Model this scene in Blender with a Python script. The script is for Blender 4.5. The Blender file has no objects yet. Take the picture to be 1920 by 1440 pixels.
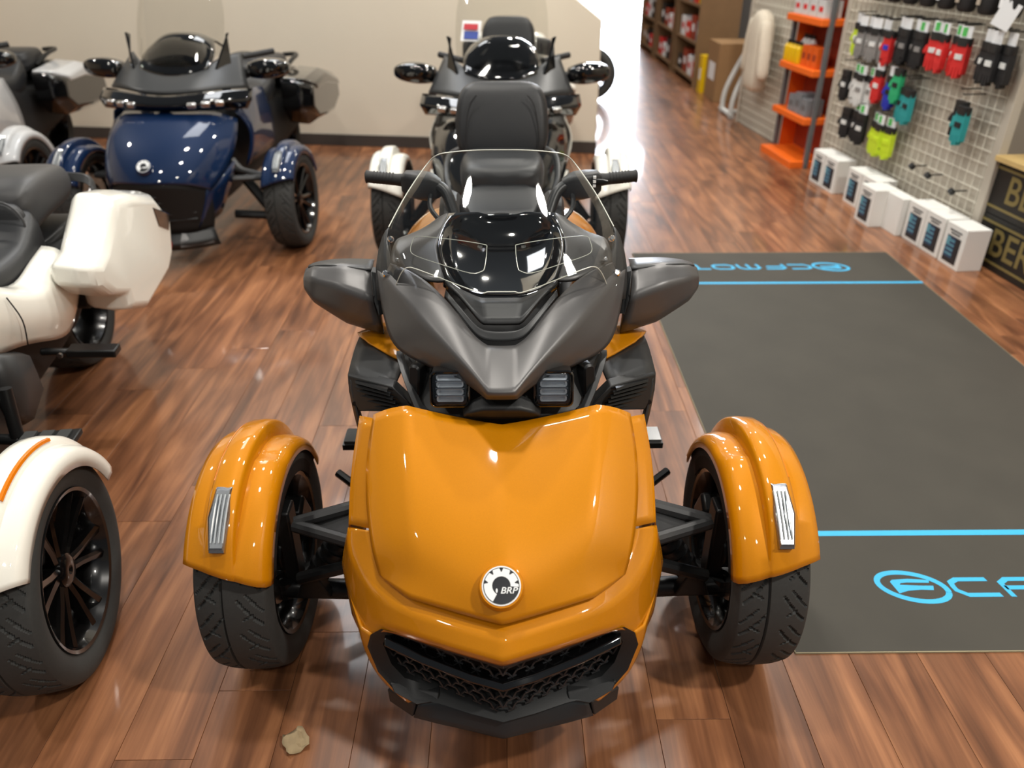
import bpy, bmesh, math, random
from mathutils import Vector, Matrix, Euler
random.seed(7)
PI = math.pi
SC = bpy.context.scene
COL = SC.collection

# ------------------------------------------------------------------ camera
FPX, CAMH, PITCH, YAW = 1442.0, 1.65, math.radians(30.2), math.radians(0.60)
cam_d = bpy.data.cameras.new('camera'); cam = bpy.data.objects.new('camera', cam_d); COL.objects.link(cam)
cam.location = (0, 0, CAMH); cam.rotation_euler = (PI/2-PITCH, 0, -YAW)
cam_d.sensor_width = 36.0; cam_d.lens = FPX/1920*36; cam_d.clip_start = .05; cam_d.clip_end = 200
cam_d.dof.use_dof = True; cam_d.dof.focus_distance = 1.78; cam_d.dof.aperture_fstop = 2.4
SC.camera = cam
# ------------------------------------------------------------------ world, light, exposure
w = bpy.data.worlds.new('showroom_ambient'); SC.world = w; w.use_nodes = True
w.node_tree.nodes['Background'].inputs[0].default_value = (.86, .93, 1.0, 1)
w.node_tree.nodes['Background'].inputs[1].default_value = .15
def lamp(name, loc, size, power, col=(1, .95, .87), target=None, shape='DISK', sizey=None):
    d = bpy.data.lights.new(name, 'AREA'); d.shape = shape; d.size = size; d.energy = power; d.color = col
    if sizey: d.size_y = sizey
    o = bpy.data.objects.new(name, d); COL.objects.link(o); o.location = loc
    if target: o.rotation_euler = (Vector(target)-Vector(loc)).to_track_quat('-Z', 'Y').to_euler()
    return o
for x, y, p in ((-.43, 1.87, 60), (2.5, -.1, 165), (-2.6, .9, 34), (-.95, 3.6, 52), (1.1, 3.6, 60), (2.0, 5.7, 110), (-5.2, 5.2, 95), (-2.4, 6.5, 42),
                (.4, 8.2, 60), (3.0, 9.2, 80), (-2.7, -1.6, 40), (.9, -1.9, 50), (1.2, 12.5, 90), (2.5, 17, 90)):
    lamp('ceiling_lamp', (x, y, 4.3), .26, p)
lamp('ceiling_panel', (-1.5, 5.95, 4.1), 1.0, 70, col=(.95, .97, 1.0), shape='RECTANGLE', sizey=2.4)
vs = SC.view_settings
vs.view_transform = 'Standard'; vs.look = 'None'; vs.gamma = 1.0; vs.use_curve_mapping = False; vs.exposure = -0.18
SC.display_settings.display_device = 'sRGB'

# ------------------------------------------------------------------ materials
def lin(c):
    return tuple(((v/255)/12.92 if v/255 <= .04045 else ((v/255+.055)/1.055)**2.4) for v in c)
MATS = {}
def mat(name, rgb, rough=.5, metal=0., coat=0., spec=.5, grain=0., gscale=60., bump=0., emit=0., sheen=0., var=0., trans=0.):
    m = bpy.data.materials.new(name); m.use_nodes = True; MATS[name] = m
    nt = m.node_tree; b = nt.nodes['Principled BSDF']; c = (*lin(rgb), 1)
    b.inputs['Base Color'].default_value = c; b.inputs['Roughness'].default_value = rough; b.inputs['Metallic'].default_value = metal
    b.inputs['Coat Weight'].default_value = coat; b.inputs['Coat Roughness'].default_value = .04; b.inputs['Specular IOR Level'].default_value = spec
    b.inputs['Sheen Weight'].default_value = sheen; b.inputs['Transmission Weight'].default_value = trans
    if emit: b.inputs['Emission Color'].default_value = c; b.inputs['Emission Strength'].default_value = emit
    if grain or bump:
        tc = nt.nodes.new('ShaderNodeTexCoord'); n = nt.nodes.new('ShaderNodeTexNoise')
        n.inputs['Scale'].default_value = gscale; n.inputs['Detail'].default_value = 4
        nt.links.new(tc.outputs['Object'], n.inputs['Vector'])
        if grain:
            mx = nt.nodes.new('ShaderNodeMix'); mx.data_type = 'RGBA'
            mx.inputs[6].default_value = (*[v*(1-grain) for v in c[:3]], 1); mx.inputs[7].default_value = (*[min(1, v*(1+grain)) for v in c[:3]], 1)
            nt.links.new(n.outputs['Fac'], mx.inputs[0]); nt.links.new(mx.outputs[2], b.inputs['Base Color'])
        if bump:
            bp = nt.nodes.new('ShaderNodeBump'); bp.inputs['Strength'].default_value = bump; bp.inputs['Distance'].default_value = .002
            nt.links.new(n.outputs['Fac'], bp.inputs['Height']); nt.links.new(bp.outputs['Normal'], b.inputs['Normal'])
    return m
def clear_mat(name, tint, gloss=.9, base=0.):
    m = bpy.data.materials.new(name); m.use_nodes = True; nt = m.node_tree; nt.nodes.clear(); MATS[name] = m
    out = nt.nodes.new('ShaderNodeOutputMaterial'); tr = nt.nodes.new('ShaderNodeBsdfTransparent'); gl = nt.nodes.new('ShaderNodeBsdfGlossy')
    tr.inputs[0].default_value = (*tint, 1); gl.inputs['Roughness'].default_value = .02; gl.inputs[0].default_value = (gloss, gloss, gloss, 1)
    fr = nt.nodes.new('ShaderNodeFresnel'); fr.inputs[0].default_value = 1.45; mx = nt.nodes.new('ShaderNodeMixShader')
    nt.links.new(fr.outputs[0], mx.inputs[0]); nt.links.new(tr.outputs[0], mx.inputs[1]); nt.links.new(gl.outputs[0], mx.inputs[2])
    nt.links.new(mx.outputs[0], out.inputs[0]); return m
def paint(name, rgb, flake=.25):
    m = mat(name, rgb, rough=.5, metal=.12, coat=1., spec=.15)
    nt = m.node_tree; b = nt.nodes['Principled BSDF']
    tc = nt.nodes.new('ShaderNodeTexCoord'); v = nt.nodes.new('ShaderNodeTexVoronoi'); v.inputs['Scale'].default_value = 1800
    nt.links.new(tc.outputs['Object'], v.inputs['Vector'])
    mx = nt.nodes.new('ShaderNodeMix'); mx.data_type = 'RGBA'; c = lin(rgb)
    mx.inputs[6].default_value = (*[k*(1-flake*.5) for k in c], 1); mx.inputs[7].default_value = (*[min(1, k*(1+flake)) for k in c], 1)
    nt.links.new(v.outputs['Distance'], mx.inputs[0]); nt.links.new(mx.outputs[2], b.inputs['Base Color'])
    return m
paint('orange_paint', (198, 125, 0)); paint('white_paint', (238, 236, 226), .05); paint('blue_paint', (7, 32, 66), .5); paint('silver_paint', (196, 197, 198), .1)
MATS['white_paint'].node_tree.nodes['Principled BSDF'].inputs['Metallic'].default_value = 0
mat('grey_satin', (92, 91, 91), .40, .45, grain=.08, gscale=900)
mat('grey_dark', (58, 59, 60), .42, .3, grain=.06, gscale=700)
mat('black_plastic', (30, 31, 32), .48, grain=.15, gscale=500, bump=.08)
mat('black_gloss', (8, 8, 9), .07, coat=1.)
mat('black_void', (9, 9, 10), .7)
mat('black_metal', (26, 27, 28), .38, .3)
mat('alloy_black', (16, 15, 15), .22, .4, coat=.6)
mat('rubber', (50, 51, 50), .72, grain=.2, gscale=120, bump=.05)
mat('grip_rubber', (26, 26, 27), .6, bump=.3, gscale=900)
mat('vinyl', (35, 36, 38), .42, grain=.1, gscale=400, bump=.25)
mat('vinyl_grey_lit', (62, 62, 63), .45, grain=.1, gscale=400, bump=.25)  # lighter copy of the black seat vinyl, with the lit tone in its colour
mat('steel', (190, 190, 190), .25, 1.)
mat('reflector_silver', (238, 240, 242), .25, .15, coat=.5)
mat('chrome', (235, 235, 238), .08, 1.)
mat('amber', (226, 122, 8), .2, coat=1.)
mat('red_lens', (170, 20, 18), .2, coat=1.)
mat('emblem_white', (238, 240, 240), .3); mat('emblem_black', (32, 34, 38), .3)
mat('pale_edge', (214, 216, 205), .25)
clear_mat('clear_screen', (.95, .96, .95)); clear_mat('clear_lens', (.93, .95, .97)); clear_mat('tall_screen', (.86, .86, .84))

# ------------------------------------------------------------------ mesh helpers
class MB:
    def __init__(s): s.v = []; s.f = []
    def add(s, vs, fs):
        o = len(s.v); s.v += [tuple(p) for p in vs]; s.f += [tuple(i+o for i in f) for f in fs]; return s
    def box(s, c, d, rot=None):
        hx, hy, hz = d[0]/2, d[1]/2, d[2]/2; R = Euler(rot).to_matrix() if rot else None
        ps = [Vector((x, y, z)) for x in (-hx, hx) for y in (-hy, hy) for z in (-hz, hz)]
        if R: ps = [R @ p for p in ps]
        return s.add([p+Vector(c) for p in ps], [(0, 1, 3, 2), (4, 6, 7, 5), (0, 4, 5, 1), (2, 3, 7, 6), (0, 2, 6, 4), (1, 5, 7, 3)])
    def loft(s, secs, caps=True, closed=True):
        n = len(secs[0]); vs = [p for q in secs for p in q]; fs = []
        for i in range(len(secs)-1):
            for j in range(n if closed else n-1):
                k = (j+1) % n; fs.append((i*n+j, i*n+k, (i+1)*n+k, (i+1)*n+j))
        if caps and closed: fs += [tuple(range(n-1, -1, -1)), tuple(range((len(secs)-1)*n, len(secs)*n))]
        return s.add(vs, fs)
    def tube(s, pts, r, seg=10, caps=True):
        pts = [Vector(p) for p in pts]; n = len(pts); rs = r if isinstance(r, (list, tuple)) else [r]*n; secs = []; up = None
        for i, p in enumerate(pts):
            t = (pts[min(i+1, n-1)]-pts[max(i-1, 0)]).normalized()
            if up is None: up = t.orthogonal().normalized()
            up = (up-t*up.dot(t)).normalized(); b = t.cross(up)
            secs.append([p+(up*math.cos(a)+b*math.sin(a))*rs[i] for a in [2*PI*k/seg for k in range(seg)]])
        return s.loft(secs, caps)
    def lathe_x(s, prof, c=(0, 0, 0), seg=64, a0=0, a1=2*PI):
        full = abs(a1-a0-2*PI) < 1e-6; m = seg if full else seg+1; n = len(prof); vs = []; fs = []
        for i in range(m):
            a = a0+(a1-a0)*i/seg
            for x, r in prof: vs.append((c[0]+x, c[1]-r*math.cos(a), c[2]+r*math.sin(a)))
        for i in range(seg):
            k = (i+1) % m
            for j in range(n-1): fs.append((i*n+j, i*n+j+1, k*n+j+1, k*n+j))
        return s.add(vs, fs)
    def prism(s, outl, o, ux, uy, th):
        o, ux, uy = Vector(o), Vector(ux), Vector(uy); nn = ux.cross(uy).normalized()*th; m = len(outl)
        a = [o+ux*p[0]+uy*p[1] for p in outl]
        return s.add(a+[p+nn for p in a], [tuple(range(m-1, -1, -1)), tuple(range(m, 2*m))]+[(i, (i+1) % m, m+(i+1) % m, m+i) for i in range(m)])
    def grid(s, rows):
        m = len(rows[0]); vs = [p for r in rows for p in r]
        return s.add(vs, [(i*m+j, i*m+j+1, (i+1)*m+j+1, (i+1)*m+j) for i in range(len(rows)-1) for j in range(m-1)])
    def ball(s, c, r, seg=12, rings=8):
        rx, ry, rz = r if isinstance(r, (tuple, list)) else (r, r, r); secs = []
        for i in range(rings+1):
            t = -PI/2+PI*i/rings; q = max(math.cos(t), .02)
            secs.append([(c[0]+rx*q*math.cos(2*PI*k/seg), c[1]+ry*q*math.sin(2*PI*k/seg), c[2]+rz*math.sin(t)) for k in range(seg)])
        return s.loft(secs)
    def mirror_x(s):
        o = len(s.v); s.v += [(-x, y, z) for x, y, z in s.v[:o]]; s.f += [tuple(i+o for i in reversed(f)) for f in s.f[:]]; return s
    def xf(s, M):
        s.v = [tuple(M @ Vector(p)) for p in s.v]; return s
def link(o, parent=None):
    COL.objects.link(o)
    if parent: o.parent = parent
    return o
def setp(o, label=None, cat=None, group=None, kind=None):
    for k, v in (('label', label), ('category', cat), ('group', group), ('kind', kind)):
        if v: o[k] = v
    return o
def obj(name, mb, m, parent=None, smooth=35, bevel=0., bseg=2, sub=0, solid=0., recalc=True, crease=None, weld=False, **tags):
    me = bpy.data.meshes.new(name); me.from_pydata(mb.v, [], mb.f)
    bm = bmesh.new(); bm.from_mesh(me)
    if weld: bmesh.ops.remove_doubles(bm, verts=bm.verts, dist=.0004)
    if recalc: bmesh.ops.recalc_face_normals(bm, faces=bm.faces)
    if crease:
        cl = bm.edges.layers.float.new('crease_edge')
        for e in bm.edges: e[cl] = crease(e.verts[0].co, e.verts[1].co)
    bm.to_mesh(me); bm.free()
    me.materials.append(MATS[m] if isinstance(m, str) else m)
    if smooth is not None:
        me.shade_smooth()
        if smooth < 180 and not sub: me.set_sharp_from_angle(angle=math.radians(smooth))
    o = bpy.data.objects.new(name, me); link(o, parent)
    if bevel:
        b = o.modifiers.new('bevel', 'BEVEL'); b.width = bevel; b.segments = bseg; b.limit_method = 'ANGLE'; b.angle_limit = math.radians(30)
        b.harden_normals = False
    if sub:
        q = o.modifiers.new('sub', 'SUBSURF'); q.levels = sub; q.render_levels = sub
    if solid:
        q = o.modifiers.new('solid', 'SOLIDIFY'); q.thickness = solid; q.offset = -1
    return setp(o, **tags)
def panel(name, rows, m, parent, mirror=True, hint=(0, -.5, 1), sub=2, solid=.004, cc=(), cr=(), cw=.7, skirts=None):
    """A curved sheet from rows of points; cc / cr are creased columns / rows."""
    rows = [[tuple(p) for p in r] for r in rows]; nr, nc = len(rows), len(rows[0])
    me = bpy.data.meshes.new(name); bm = bmesh.new(); cl = bm.edges.layers.float.new('crease_edge')
    for sg in ((1, -1) if mirror else (1,)):
        g = [[bm.verts.new((p[0]*sg, p[1], p[2])) for p in r] for r in rows]
        for i in range(nr-1):
            for j in range(nc-1):
                f = (g[i][j], g[i][j+1], g[i+1][j+1], g[i+1][j]); bm.faces.new(f if sg > 0 else f[::-1])
        for i in range(nr):
            for j in range(nc):
                if i < nr-1 and j in cc:
                    e = bm.edges.get((g[i][j], g[i+1][j])); e[cl] = cw
                if j < nc-1 and i in cr:
                    e = bm.edges.get((g[i][j], g[i][j+1])); e[cl] = cw
    bmesh.ops.remove_doubles(bm, verts=bm.verts, dist=.0005)
    bm.normal_update(); s = Vector()
    for f in bm.faces: s += f.normal*f.calc_area()
    if s.dot(Vector(hint)) < 0:
        bmesh.ops.reverse_faces(bm, faces=bm.faces)
    bm.to_mesh(me); bm.free(); me.materials.append(MATS[m] if isinstance(m, str) else m); me.shade_smooth()
    o = link(bpy.data.objects.new(name, me), parent)
    if sub:
        q = o.modifiers.new('sub', 'SUBSURF'); q.levels = sub; q.render_levels = sub; q.boundary_smooth = 'PRESERVE_CORNERS'
    if solid:
        q = o.modifiers.new('solid', 'SOLIDIFY'); q.thickness = solid; q.offset = -1
    return o
def empty(name, loc, rz=0., **tags):
    o = bpy.data.objects.new(name, None); link(o); o.location = loc; o.rotation_euler = (0, 0, rz); o.empty_display_size = .1
    return setp(o, **tags)
def copy_tree(o, parent=None):
    c = o.copy(); link(c); c.parent = parent
    for ch in list(o.children): copy_tree(ch, c)
    return c
def smooth_path(pts, n=6):
    pts = [Vector(p) for p in pts]; out = []
    for i in range(len(pts)-1):
        a, b, c, d = pts[max(i-1, 0)], pts[i], pts[i+1], pts[min(i+2, len(pts)-1)]
        for k in range(n):
            t = k/n; out.append(.5*((2*b)+(c-a)*t+(2*a-5*b+4*c-d)*t*t+(3*b-a-3*c+d)*t**3))
    out.append(pts[-1]); return out
def rrect(w, h, r, n=4):
    out = []
    for cx, cy, a in ((w/2-r, h/2-r, 0), (-w/2+r, h/2-r, 90), (-w/2+r, -h/2+r, 180), (w/2-r, -h/2+r, 270)):
        for k in range(n+1):
            t = math.radians(a+90*k/n); out.append((cx+r*math.cos(t), cy+r*math.sin(t)))
    return out
def text_mesh(s, size, shear=0.):
    cu = bpy.data.curves.new('txt', 'FONT'); cu.body = s; cu.size = size; cu.shear = shear; cu.extrude = .0004; cu.align_x = 'CENTER'; cu.align_y = 'CENTER'; cu.offset = size*.012
    o = bpy.data.objects.new('txt', cu); COL.objects.link(o)
    dg = bpy.context.evaluated_depsgraph_get(); me = bpy.data.meshes.new_from_object(o.evaluated_get(dg))
    bpy.data.objects.remove(o); bpy.data.curves.remove(cu); return me
def text_obj(name, s, size, m, parent, M, shear=0.):
    me = text_mesh(s, size, shear); me.materials.clear(); me.materials.append(MATS[m])
    o = link(bpy.data.objects.new(name, me), parent); me.transform(M); return o
# ------------------------------------------------------------------ the room
def wood_mat():
    m = bpy.data.materials.new('wood_plank'); m.use_nodes = True; MATS['wood_plank'] = m; nt = m.node_tree; N = nt.nodes.new; L = nt.links.new
    b = nt.nodes['Principled BSDF']; b.inputs['Specular IOR Level'].default_value = .45; b.inputs['Coat Weight'].default_value = .45; b.inputs['Coat Roughness'].default_value = .075
    g = N('ShaderNodeNewGeometry'); oi = N('ShaderNodeObjectInfo'); ad = N('ShaderNodeMath'); ad.operation = 'ADD'; fr = N('ShaderNodeMath'); fr.operation = 'FRACT'
    L(oi.outputs['Random'], ad.inputs[0]); L(g.outputs['Random Per Island'], ad.inputs[1]); L(ad.outputs[0], fr.inputs[0])
    off = N('ShaderNodeVectorMath'); off.operation = 'SCALE'; cx = N('ShaderNodeCombineXYZ')
    for k in range(3): L(fr.outputs[0], cx.inputs[k])
    L(cx.outputs[0], off.inputs[0]); off.inputs['Scale'].default_value = 37.0
    ps = N('ShaderNodeVectorMath'); ps.operation = 'ADD'; L(g.outputs['Position'], ps.inputs[0]); L(off.outputs[0], ps.inputs[1])
    mp = N('ShaderNodeMapping'); mp.inputs['Scale'].default_value = (11, 1.1, 1); L(ps.outputs[0], mp.inputs['Vector'])
    n1 = N('ShaderNodeTexNoise'); n1.inputs['Scale'].default_value = 1.0; n1.inputs['Detail'].default_value = 6; n1.inputs['Distortion'].default_value = 1.3; L(mp.outputs[0], n1.inputs['Vector'])
    mp2 = N('ShaderNodeMapping'); mp2.inputs['Scale'].default_value = (95, 2.2, 1); L(ps.outputs[0], mp2.inputs['Vector'])
    n2 = N('ShaderNodeTexNoise'); n2.inputs['Scale'].default_value = 1.0; n2.inputs['Detail'].default_value = 5; L(mp2.outputs[0], n2.inputs['Vector'])
    mw = N('ShaderNodeMapping'); mw.inputs['Scale'].default_value = (7, .75, 1); L(ps.outputs[0], mw.inputs['Vector'])
    wv = N('ShaderNodeTexWave'); wv.wave_type = 'RINGS'; wv.inputs['Scale'].default_value = 1.3; wv.inputs['Distortion'].default_value = 7; wv.inputs['Detail'].default_value = 3; wv.inputs['Detail Scale'].default_value = .8; L(mw.outputs[0], wv.inputs['Vector'])
    r = N('ShaderNodeValToRGB'); L(n1.outputs['Fac'], r.inputs[0])
    r.color_ramp.elements[0].position = .3; r.color_ramp.elements[0].color = (*lin((98, 62, 41)), 1)
    r.color_ramp.elements[1].position = .72; r.color_ramp.elements[1].color = (*lin((176, 120, 80)), 1)
    e = r.color_ramp.elements.new(.5); e.color = (*lin((138, 90, 59)), 1)
    m1 = N('ShaderNodeMix'); m1.data_type = 'RGBA'; m1.blend_type = 'MULTIPLY'; m1.inputs[0].default_value = .38
    r2 = N('ShaderNodeValToRGB'); r2.color_ramp.elements[0].position = .34; r2.color_ramp.elements[0].color = (.5, .45, .42, 1); r2.color_ramp.elements[1].position = .62; L(n2.outputs['Fac'], r2.inputs[0])
    L(r.outputs[0], m1.inputs[6]); L(r2.outputs[0], m1.inputs[7])
    m3 = N('ShaderNodeMix'); m3.data_type = 'RGBA'; m3.blend_type = 'MULTIPLY'; m3.inputs[0].default_value = .35
    r3 = N('ShaderNodeValToRGB'); r3.color_ramp.elements[0].position = .1; r3.color_ramp.elements[0].color = (.5, .42, .38, 1); r3.color_ramp.elements[1].position = .5; L(wv.outputs['Fac'], r3.inputs[0])
    L(m1.outputs[2], m3.inputs[6]); L(r3.outputs[0], m3.inputs[7])
    hs = N('ShaderNodeHueSaturation'); L(m3.outputs[2], hs.inputs['Color']); mr = N('ShaderNodeMapRange'); L(fr.outputs[0], mr.inputs[0]); mr.inputs[3].default_value = .86; mr.inputs[4].default_value = 1.10; L(mr.outputs[0], hs.inputs['Value'])
    L(hs.outputs[0], b.inputs['Base Color'])
    mr2 = N('ShaderNodeMapRange'); L(n1.outputs['Fac'], mr2.inputs[0]); mr2.inputs[3].default_value = .30; mr2.inputs[4].default_value = .46; L(mr2.outputs[0], b.inputs['Roughness'])
    bp = N('ShaderNodeBump'); bp.inputs['Strength'].default_value = .10; bp.inputs['Distance'].default_value = .001; L(n2.outputs['Fac'], bp.inputs['Height']); L(bp.outputs['Normal'], b.inputs['Normal'])
    return m
wood_mat()
mat('floor_gap', (70, 40, 26), .8); mat('wall_paint', (216, 206, 188), .75, grain=.03, gscale=3, bump=.03); mat('base_trim', (62, 56, 52), .55); mat('mat_rubber', (62, 59, 52), .78, grain=.22, gscale=4, bump=.12)
mat('mat_blue', (58, 176, 226), .6, grain=.05, gscale=30); mat('mat_edge', (150, 140, 112), .7)
floor = obj('floor', MB().box((-.5, 13, -.016), (15, 32, .02)), 'floor_gap', smooth=None, kind='structure')
PW, PL, GAP = .182, 1.22, .0009
def plank_mb(mb, cx, cy, w=PW-GAP, l=PL-GAP, t=.006, ch=.0006):
    a, b2 = w/2, l/2; c2, d2 = a-ch, b2-ch
    v = [(cx+sx*a, cy+sy*b2, -t) for sx, sy in ((-1, -1), (1, -1), (1, 1), (-1, 1))]+[(cx+sx*a, cy+sy*b2, -ch) for sx, sy in ((-1, -1), (1, -1), (1, 1), (-1, 1))]+[(cx+sx*c2, cy+sy*d2, 0) for sx, sy in ((-1, -1), (1, -1), (1, 1), (-1, 1))]
    f = [(8, 9, 10, 11)]
    for k in range(4):
        n = (k+1) % 4; f += [(k, n, 4+n, 4+k), (4+k, 4+n, 8+n, 8+k)]
    return mb.add(v, f)
def proj(x, y, z):
    q = Vector((x, y, z-CAMH)); f = Vector((math.sin(YAW)*math.cos(PITCH), math.cos(YAW)*math.cos(PITCH), -math.sin(PITCH)))
    r = Vector((math.cos(YAW), -math.sin(YAW), 0)); u = r.cross(f); w_ = q.dot(f)
    return (960+FPX*q.dot(r)/w_, 720-FPX*q.dot(u)/w_, w_) if w_ > .1 else (1e6, 1e6, w_)
planks = []
for i in range(-41, 39):
    x = (i+.5)*PW; o = ((i*7919) % 13)/13*PL
    for j in range(-3, 24):
        y = -1.0+o+j*PL
        if y < -2 or y > 28: continue
        near = 0
        for t in (-.45, -.2, 0, .2, .45):
            u, v, d = proj(x, y+t*PL, 0)
            if -60 < u < 1980 and -20 < v < 1460: near = max(near, 1/max(d, .3))
        planks.append((near, x, y))
planks.sort(reverse=True)
pm = MB(); plank_mb(pm, 0, 0)
pme = None
for k, (n_, x, y) in enumerate(planks[:300]):
    if pme is None:
        o = obj('plank', pm, 'wood_plank', floor, smooth=None); pme = o.data
    else: o = link(bpy.data.objects.new('plank', pme), floor)
    o.location = (x, y, 0)
fm = MB()
for n_, x, y in planks[300:]: plank_mb(fm, x, y)
obj('plank_field', fm, 'wood_plank', floor, smooth=None, kind='stuff')
# back wall: a partition whose end is cut on a slant; it runs a little askew
WA, WB = Vector((-8.0, 8.10, 0)), Vector((.80, 6.86, 0)); wd = (WB-WA).normalized(); wn = Vector((-wd.y, wd.x, 0))
Lw = (WB-WA).length
out = [(0, 0), (Lw, 0), (Lw, 1.06), (Lw-.62, 1.50), (Lw-1.3, 2.3), (Lw-1.3, 3.6), (0, 3.6)]
obj('wall_back', MB().prism(out, WA, wd, (0, 0, 1), -.12), 'wall_paint', smooth=None, bevel=.004, kind='structure')
obj('baseboard_back', MB().prism([(0, 0), (Lw+.01, 0), (Lw+.01, .10), (0, .10)], WA-wn*.002+Vector((0, 0, .001)), wd, (0, 0, 1), .014), 'base_trim', smooth=None, bevel=.003, kind='structure')
# the long side wall behind the racks, slightly askew as well
RO, RA, RN = Vector((2.57, 4.07, 0)), Vector((-.087, .9962, 0)).normalized(), Vector((.9962, .087, 0)).normalized()
def R(s, d, z=0.): return RO+RA*s+RN*d+Vector((0, 0, z))
mat('peg_wall', (176, 168, 154), .7, grain=.04, gscale=4)
obj('wall_right', MB().box((3.45, 5.5, 1.8), (.1, 19, 3.6)), 'peg_wall', smooth=None, kind='structure')
obj('wall_left', MB().box((-8.05, 12, 1.8), (.1, 30, 3.6)), 'wall_paint', smooth=None, kind='structure')
# the bright shopfront at the far end
mat('daylight_glass', (236, 244, 255), .3, emit=32.); mat('frame_dark', (40, 40, 42), .5)
mat('far_wall', (150, 140, 126), .8)
far = obj('wall_far', MB().prism([(-8, 0), (2.4, 0), (2.4, 5.6), (5.4, 5.6), (5.4, 0), (7, 0), (7, 6.0), (-8, 6.0)], (0, 27.5, 0), (1, 0, 0), (0, 0, 1), -.15), 'far_wall', smooth=None, kind='structure')
wn1 = obj('window_1', MB().box((3.9, 27.60, 2.8), (3.0, .02, 5.6)), 'daylight_glass', smooth=None, kind='structure')
for xx in (2.43, 3.9, 5.37): obj('window_frame', MB().box((xx, 27.54, 2.8), (.06, .08, 5.6)), 'frame_dark', wn1, smooth=None)
# ------------------------------------------------------------------ three-wheeler parts shared by all of them
# local frame of every three-wheeler: origin on the floor between the front wheels, -y = forward, x = sideways
WX, WR, WZ = .607, .285, .285
def D(du, v, z=None, y=None):
    """local point on the body of the orange machine from its half width, row and height (or distance)"""
    a = PITCH+math.atan((v-720)/FPX)
    if y is None: y = (CAMH-z)/math.tan(a)
    else: z = CAMH-y*math.tan(a)
    wd_ = y*math.cos(PITCH)+(CAMH-z)*math.sin(PITCH)
    return (du*wd_/FPX, y-1.5, z)
_cache = {}
def tire_mesh():
    if 'tire' in _cache: return _cache['tire']
    prof = []          # (x, r, tread?)
    for x in (-.066, -.080, -.0855, -.083, -.074): pass
    side = [(-.062, .200), (-.074, .206), (-.083, .225), (-.0865, .245), (-.0835, .263), (-.077, .2735)]
    nt = 40; tread = []
    for k in range(nt+1):
        x = -.0755+.151*k/nt; tread.append((x, .285-.0105*(abs(x)/.0755)**2.6))
    pr = side+tread+[(-x, r) for x, r in side[::-1]]
    n = len(pr); seg = 440; vs = []; fs = []
    def groove(x, a):
        t = abs(x)/.0755; ph = a*20/(2*PI); 
        if .20 < t < .235: return True
        sh = .5 if x > 0 else 0.
        q = (ph+sh+1.25*t**.75) % 1.0
        if .20 < t < .95 and q < .075: return True
        q = (ph+sh+.55+1.25*t**.75) % 1.0
        if .45 < t < .97 and q < .06: return True
        q = (ph+sh+.2-.55*t) % 1.0
        return .38 < t < .66 and q < .055
    for i in range(seg):
        a = 2*PI*i/seg
        for j, (x, r) in enumerate(pr):
            if len(side) <= j < len(side)+len(tread) and groove(x, a): r -= .0065
            vs.append((x, -r*math.cos(a), r*math.sin(a)))
    for i in range(seg):
        k = (i+1) % seg
        for j in range(n-1): fs.append((i*n+j, i*n+j+1, k*n+j+1, k*n+j))
    me = bpy.data.meshes.new('tire'); me.from_pydata(vs, [], fs); me.materials.append(MATS['rubber']); me.shade_smooth(); me.set_sharp_from_angle(angle=math.radians(28))
    _cache['tire'] = me; return me
def rim_mesh():
    if 'rim' in _cache: return _cache['rim']
    mb = MB()
    mb.lathe_x([(-.075, .195), (-.078, .204), (-.070, .206), (-.066, .192), (-.03, .184), (.04, .184), (.066, .192), (.070, .206), (.078, .204), (.075, .195), (.060, .188), (.035, .176), (-.03, .176), (-.062, .186), (-.075, .195)], seg=64)
    o = obj('rim', mb, 'alloy_black', None); me = o.data; bpy.data.objects.remove(o); _cache['rim'] = me; return me
def spoke_mesh():
    if 'spoke' in _cache: return _cache['spoke']
    mb = MB()
    for sg in (-1, 1):       # a split spoke: two blades that leave the hub together
        secs = []
        for r, off, w_, x0, x1 in ((.038, .010, .011, .012, .045), (.09, .016, .010, .020, .052), (.14, .026, .010, .030, .058), (.186, .036, .013, .040, .066)):
            secs.append([(x1-.006, sg*off-w_, r), (x1, sg*off-w_*.2, r), (x1-.004, sg*off+w_, r), (x0, sg*off+w_, r), (x0, sg*off-w_, r)])
        mb.loft(secs)
    o = obj('spoke', mb, 'alloy_black', None, bevel=.0); me = o.data; bpy.data.objects.remove(o); _cache['spoke'] = me; return me
def wheel(parent, loc, side, yaw=0., detail=True, wide=1., rad=1.):
    """wheel (rim) with tyre, spokes, hub and disc as its pieces; side = +1 when its outer face looks to +x"""
    o = link(bpy.data.objects.new('wheel', rim_mesh()), parent); o.location = loc; o.rotation_euler = (0, 0, (0 if side > 0 else PI)+yaw); o.scale = (wide, rad, rad)
    t = link(bpy.data.objects.new('tire', tire_mesh()), o)
    if side < 0: t.rotation_euler = (0, 0, PI)
    if detail:
        for k in range(6):
            s = link(bpy.data.objects.new('spoke', spoke_mesh()), o); s.rotation_euler = (2*PI*k/6+.2, 0, 0)
        obj('hub_cap', MB().lathe_x([(.045, .0), (.056, .012), (.056, .03), (.048, .042), (.01, .046), (-.02, .05), (-.05, .05), (-.05, 0)], seg=28), 'alloy_black', o)
        obj('brake_disc', MB().lathe_x([(-.036, .075), (-.030, .075), (-.030, .132), (-.036, .132), (-.036, .075)], seg=40), 'steel', o)
    return o
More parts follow.
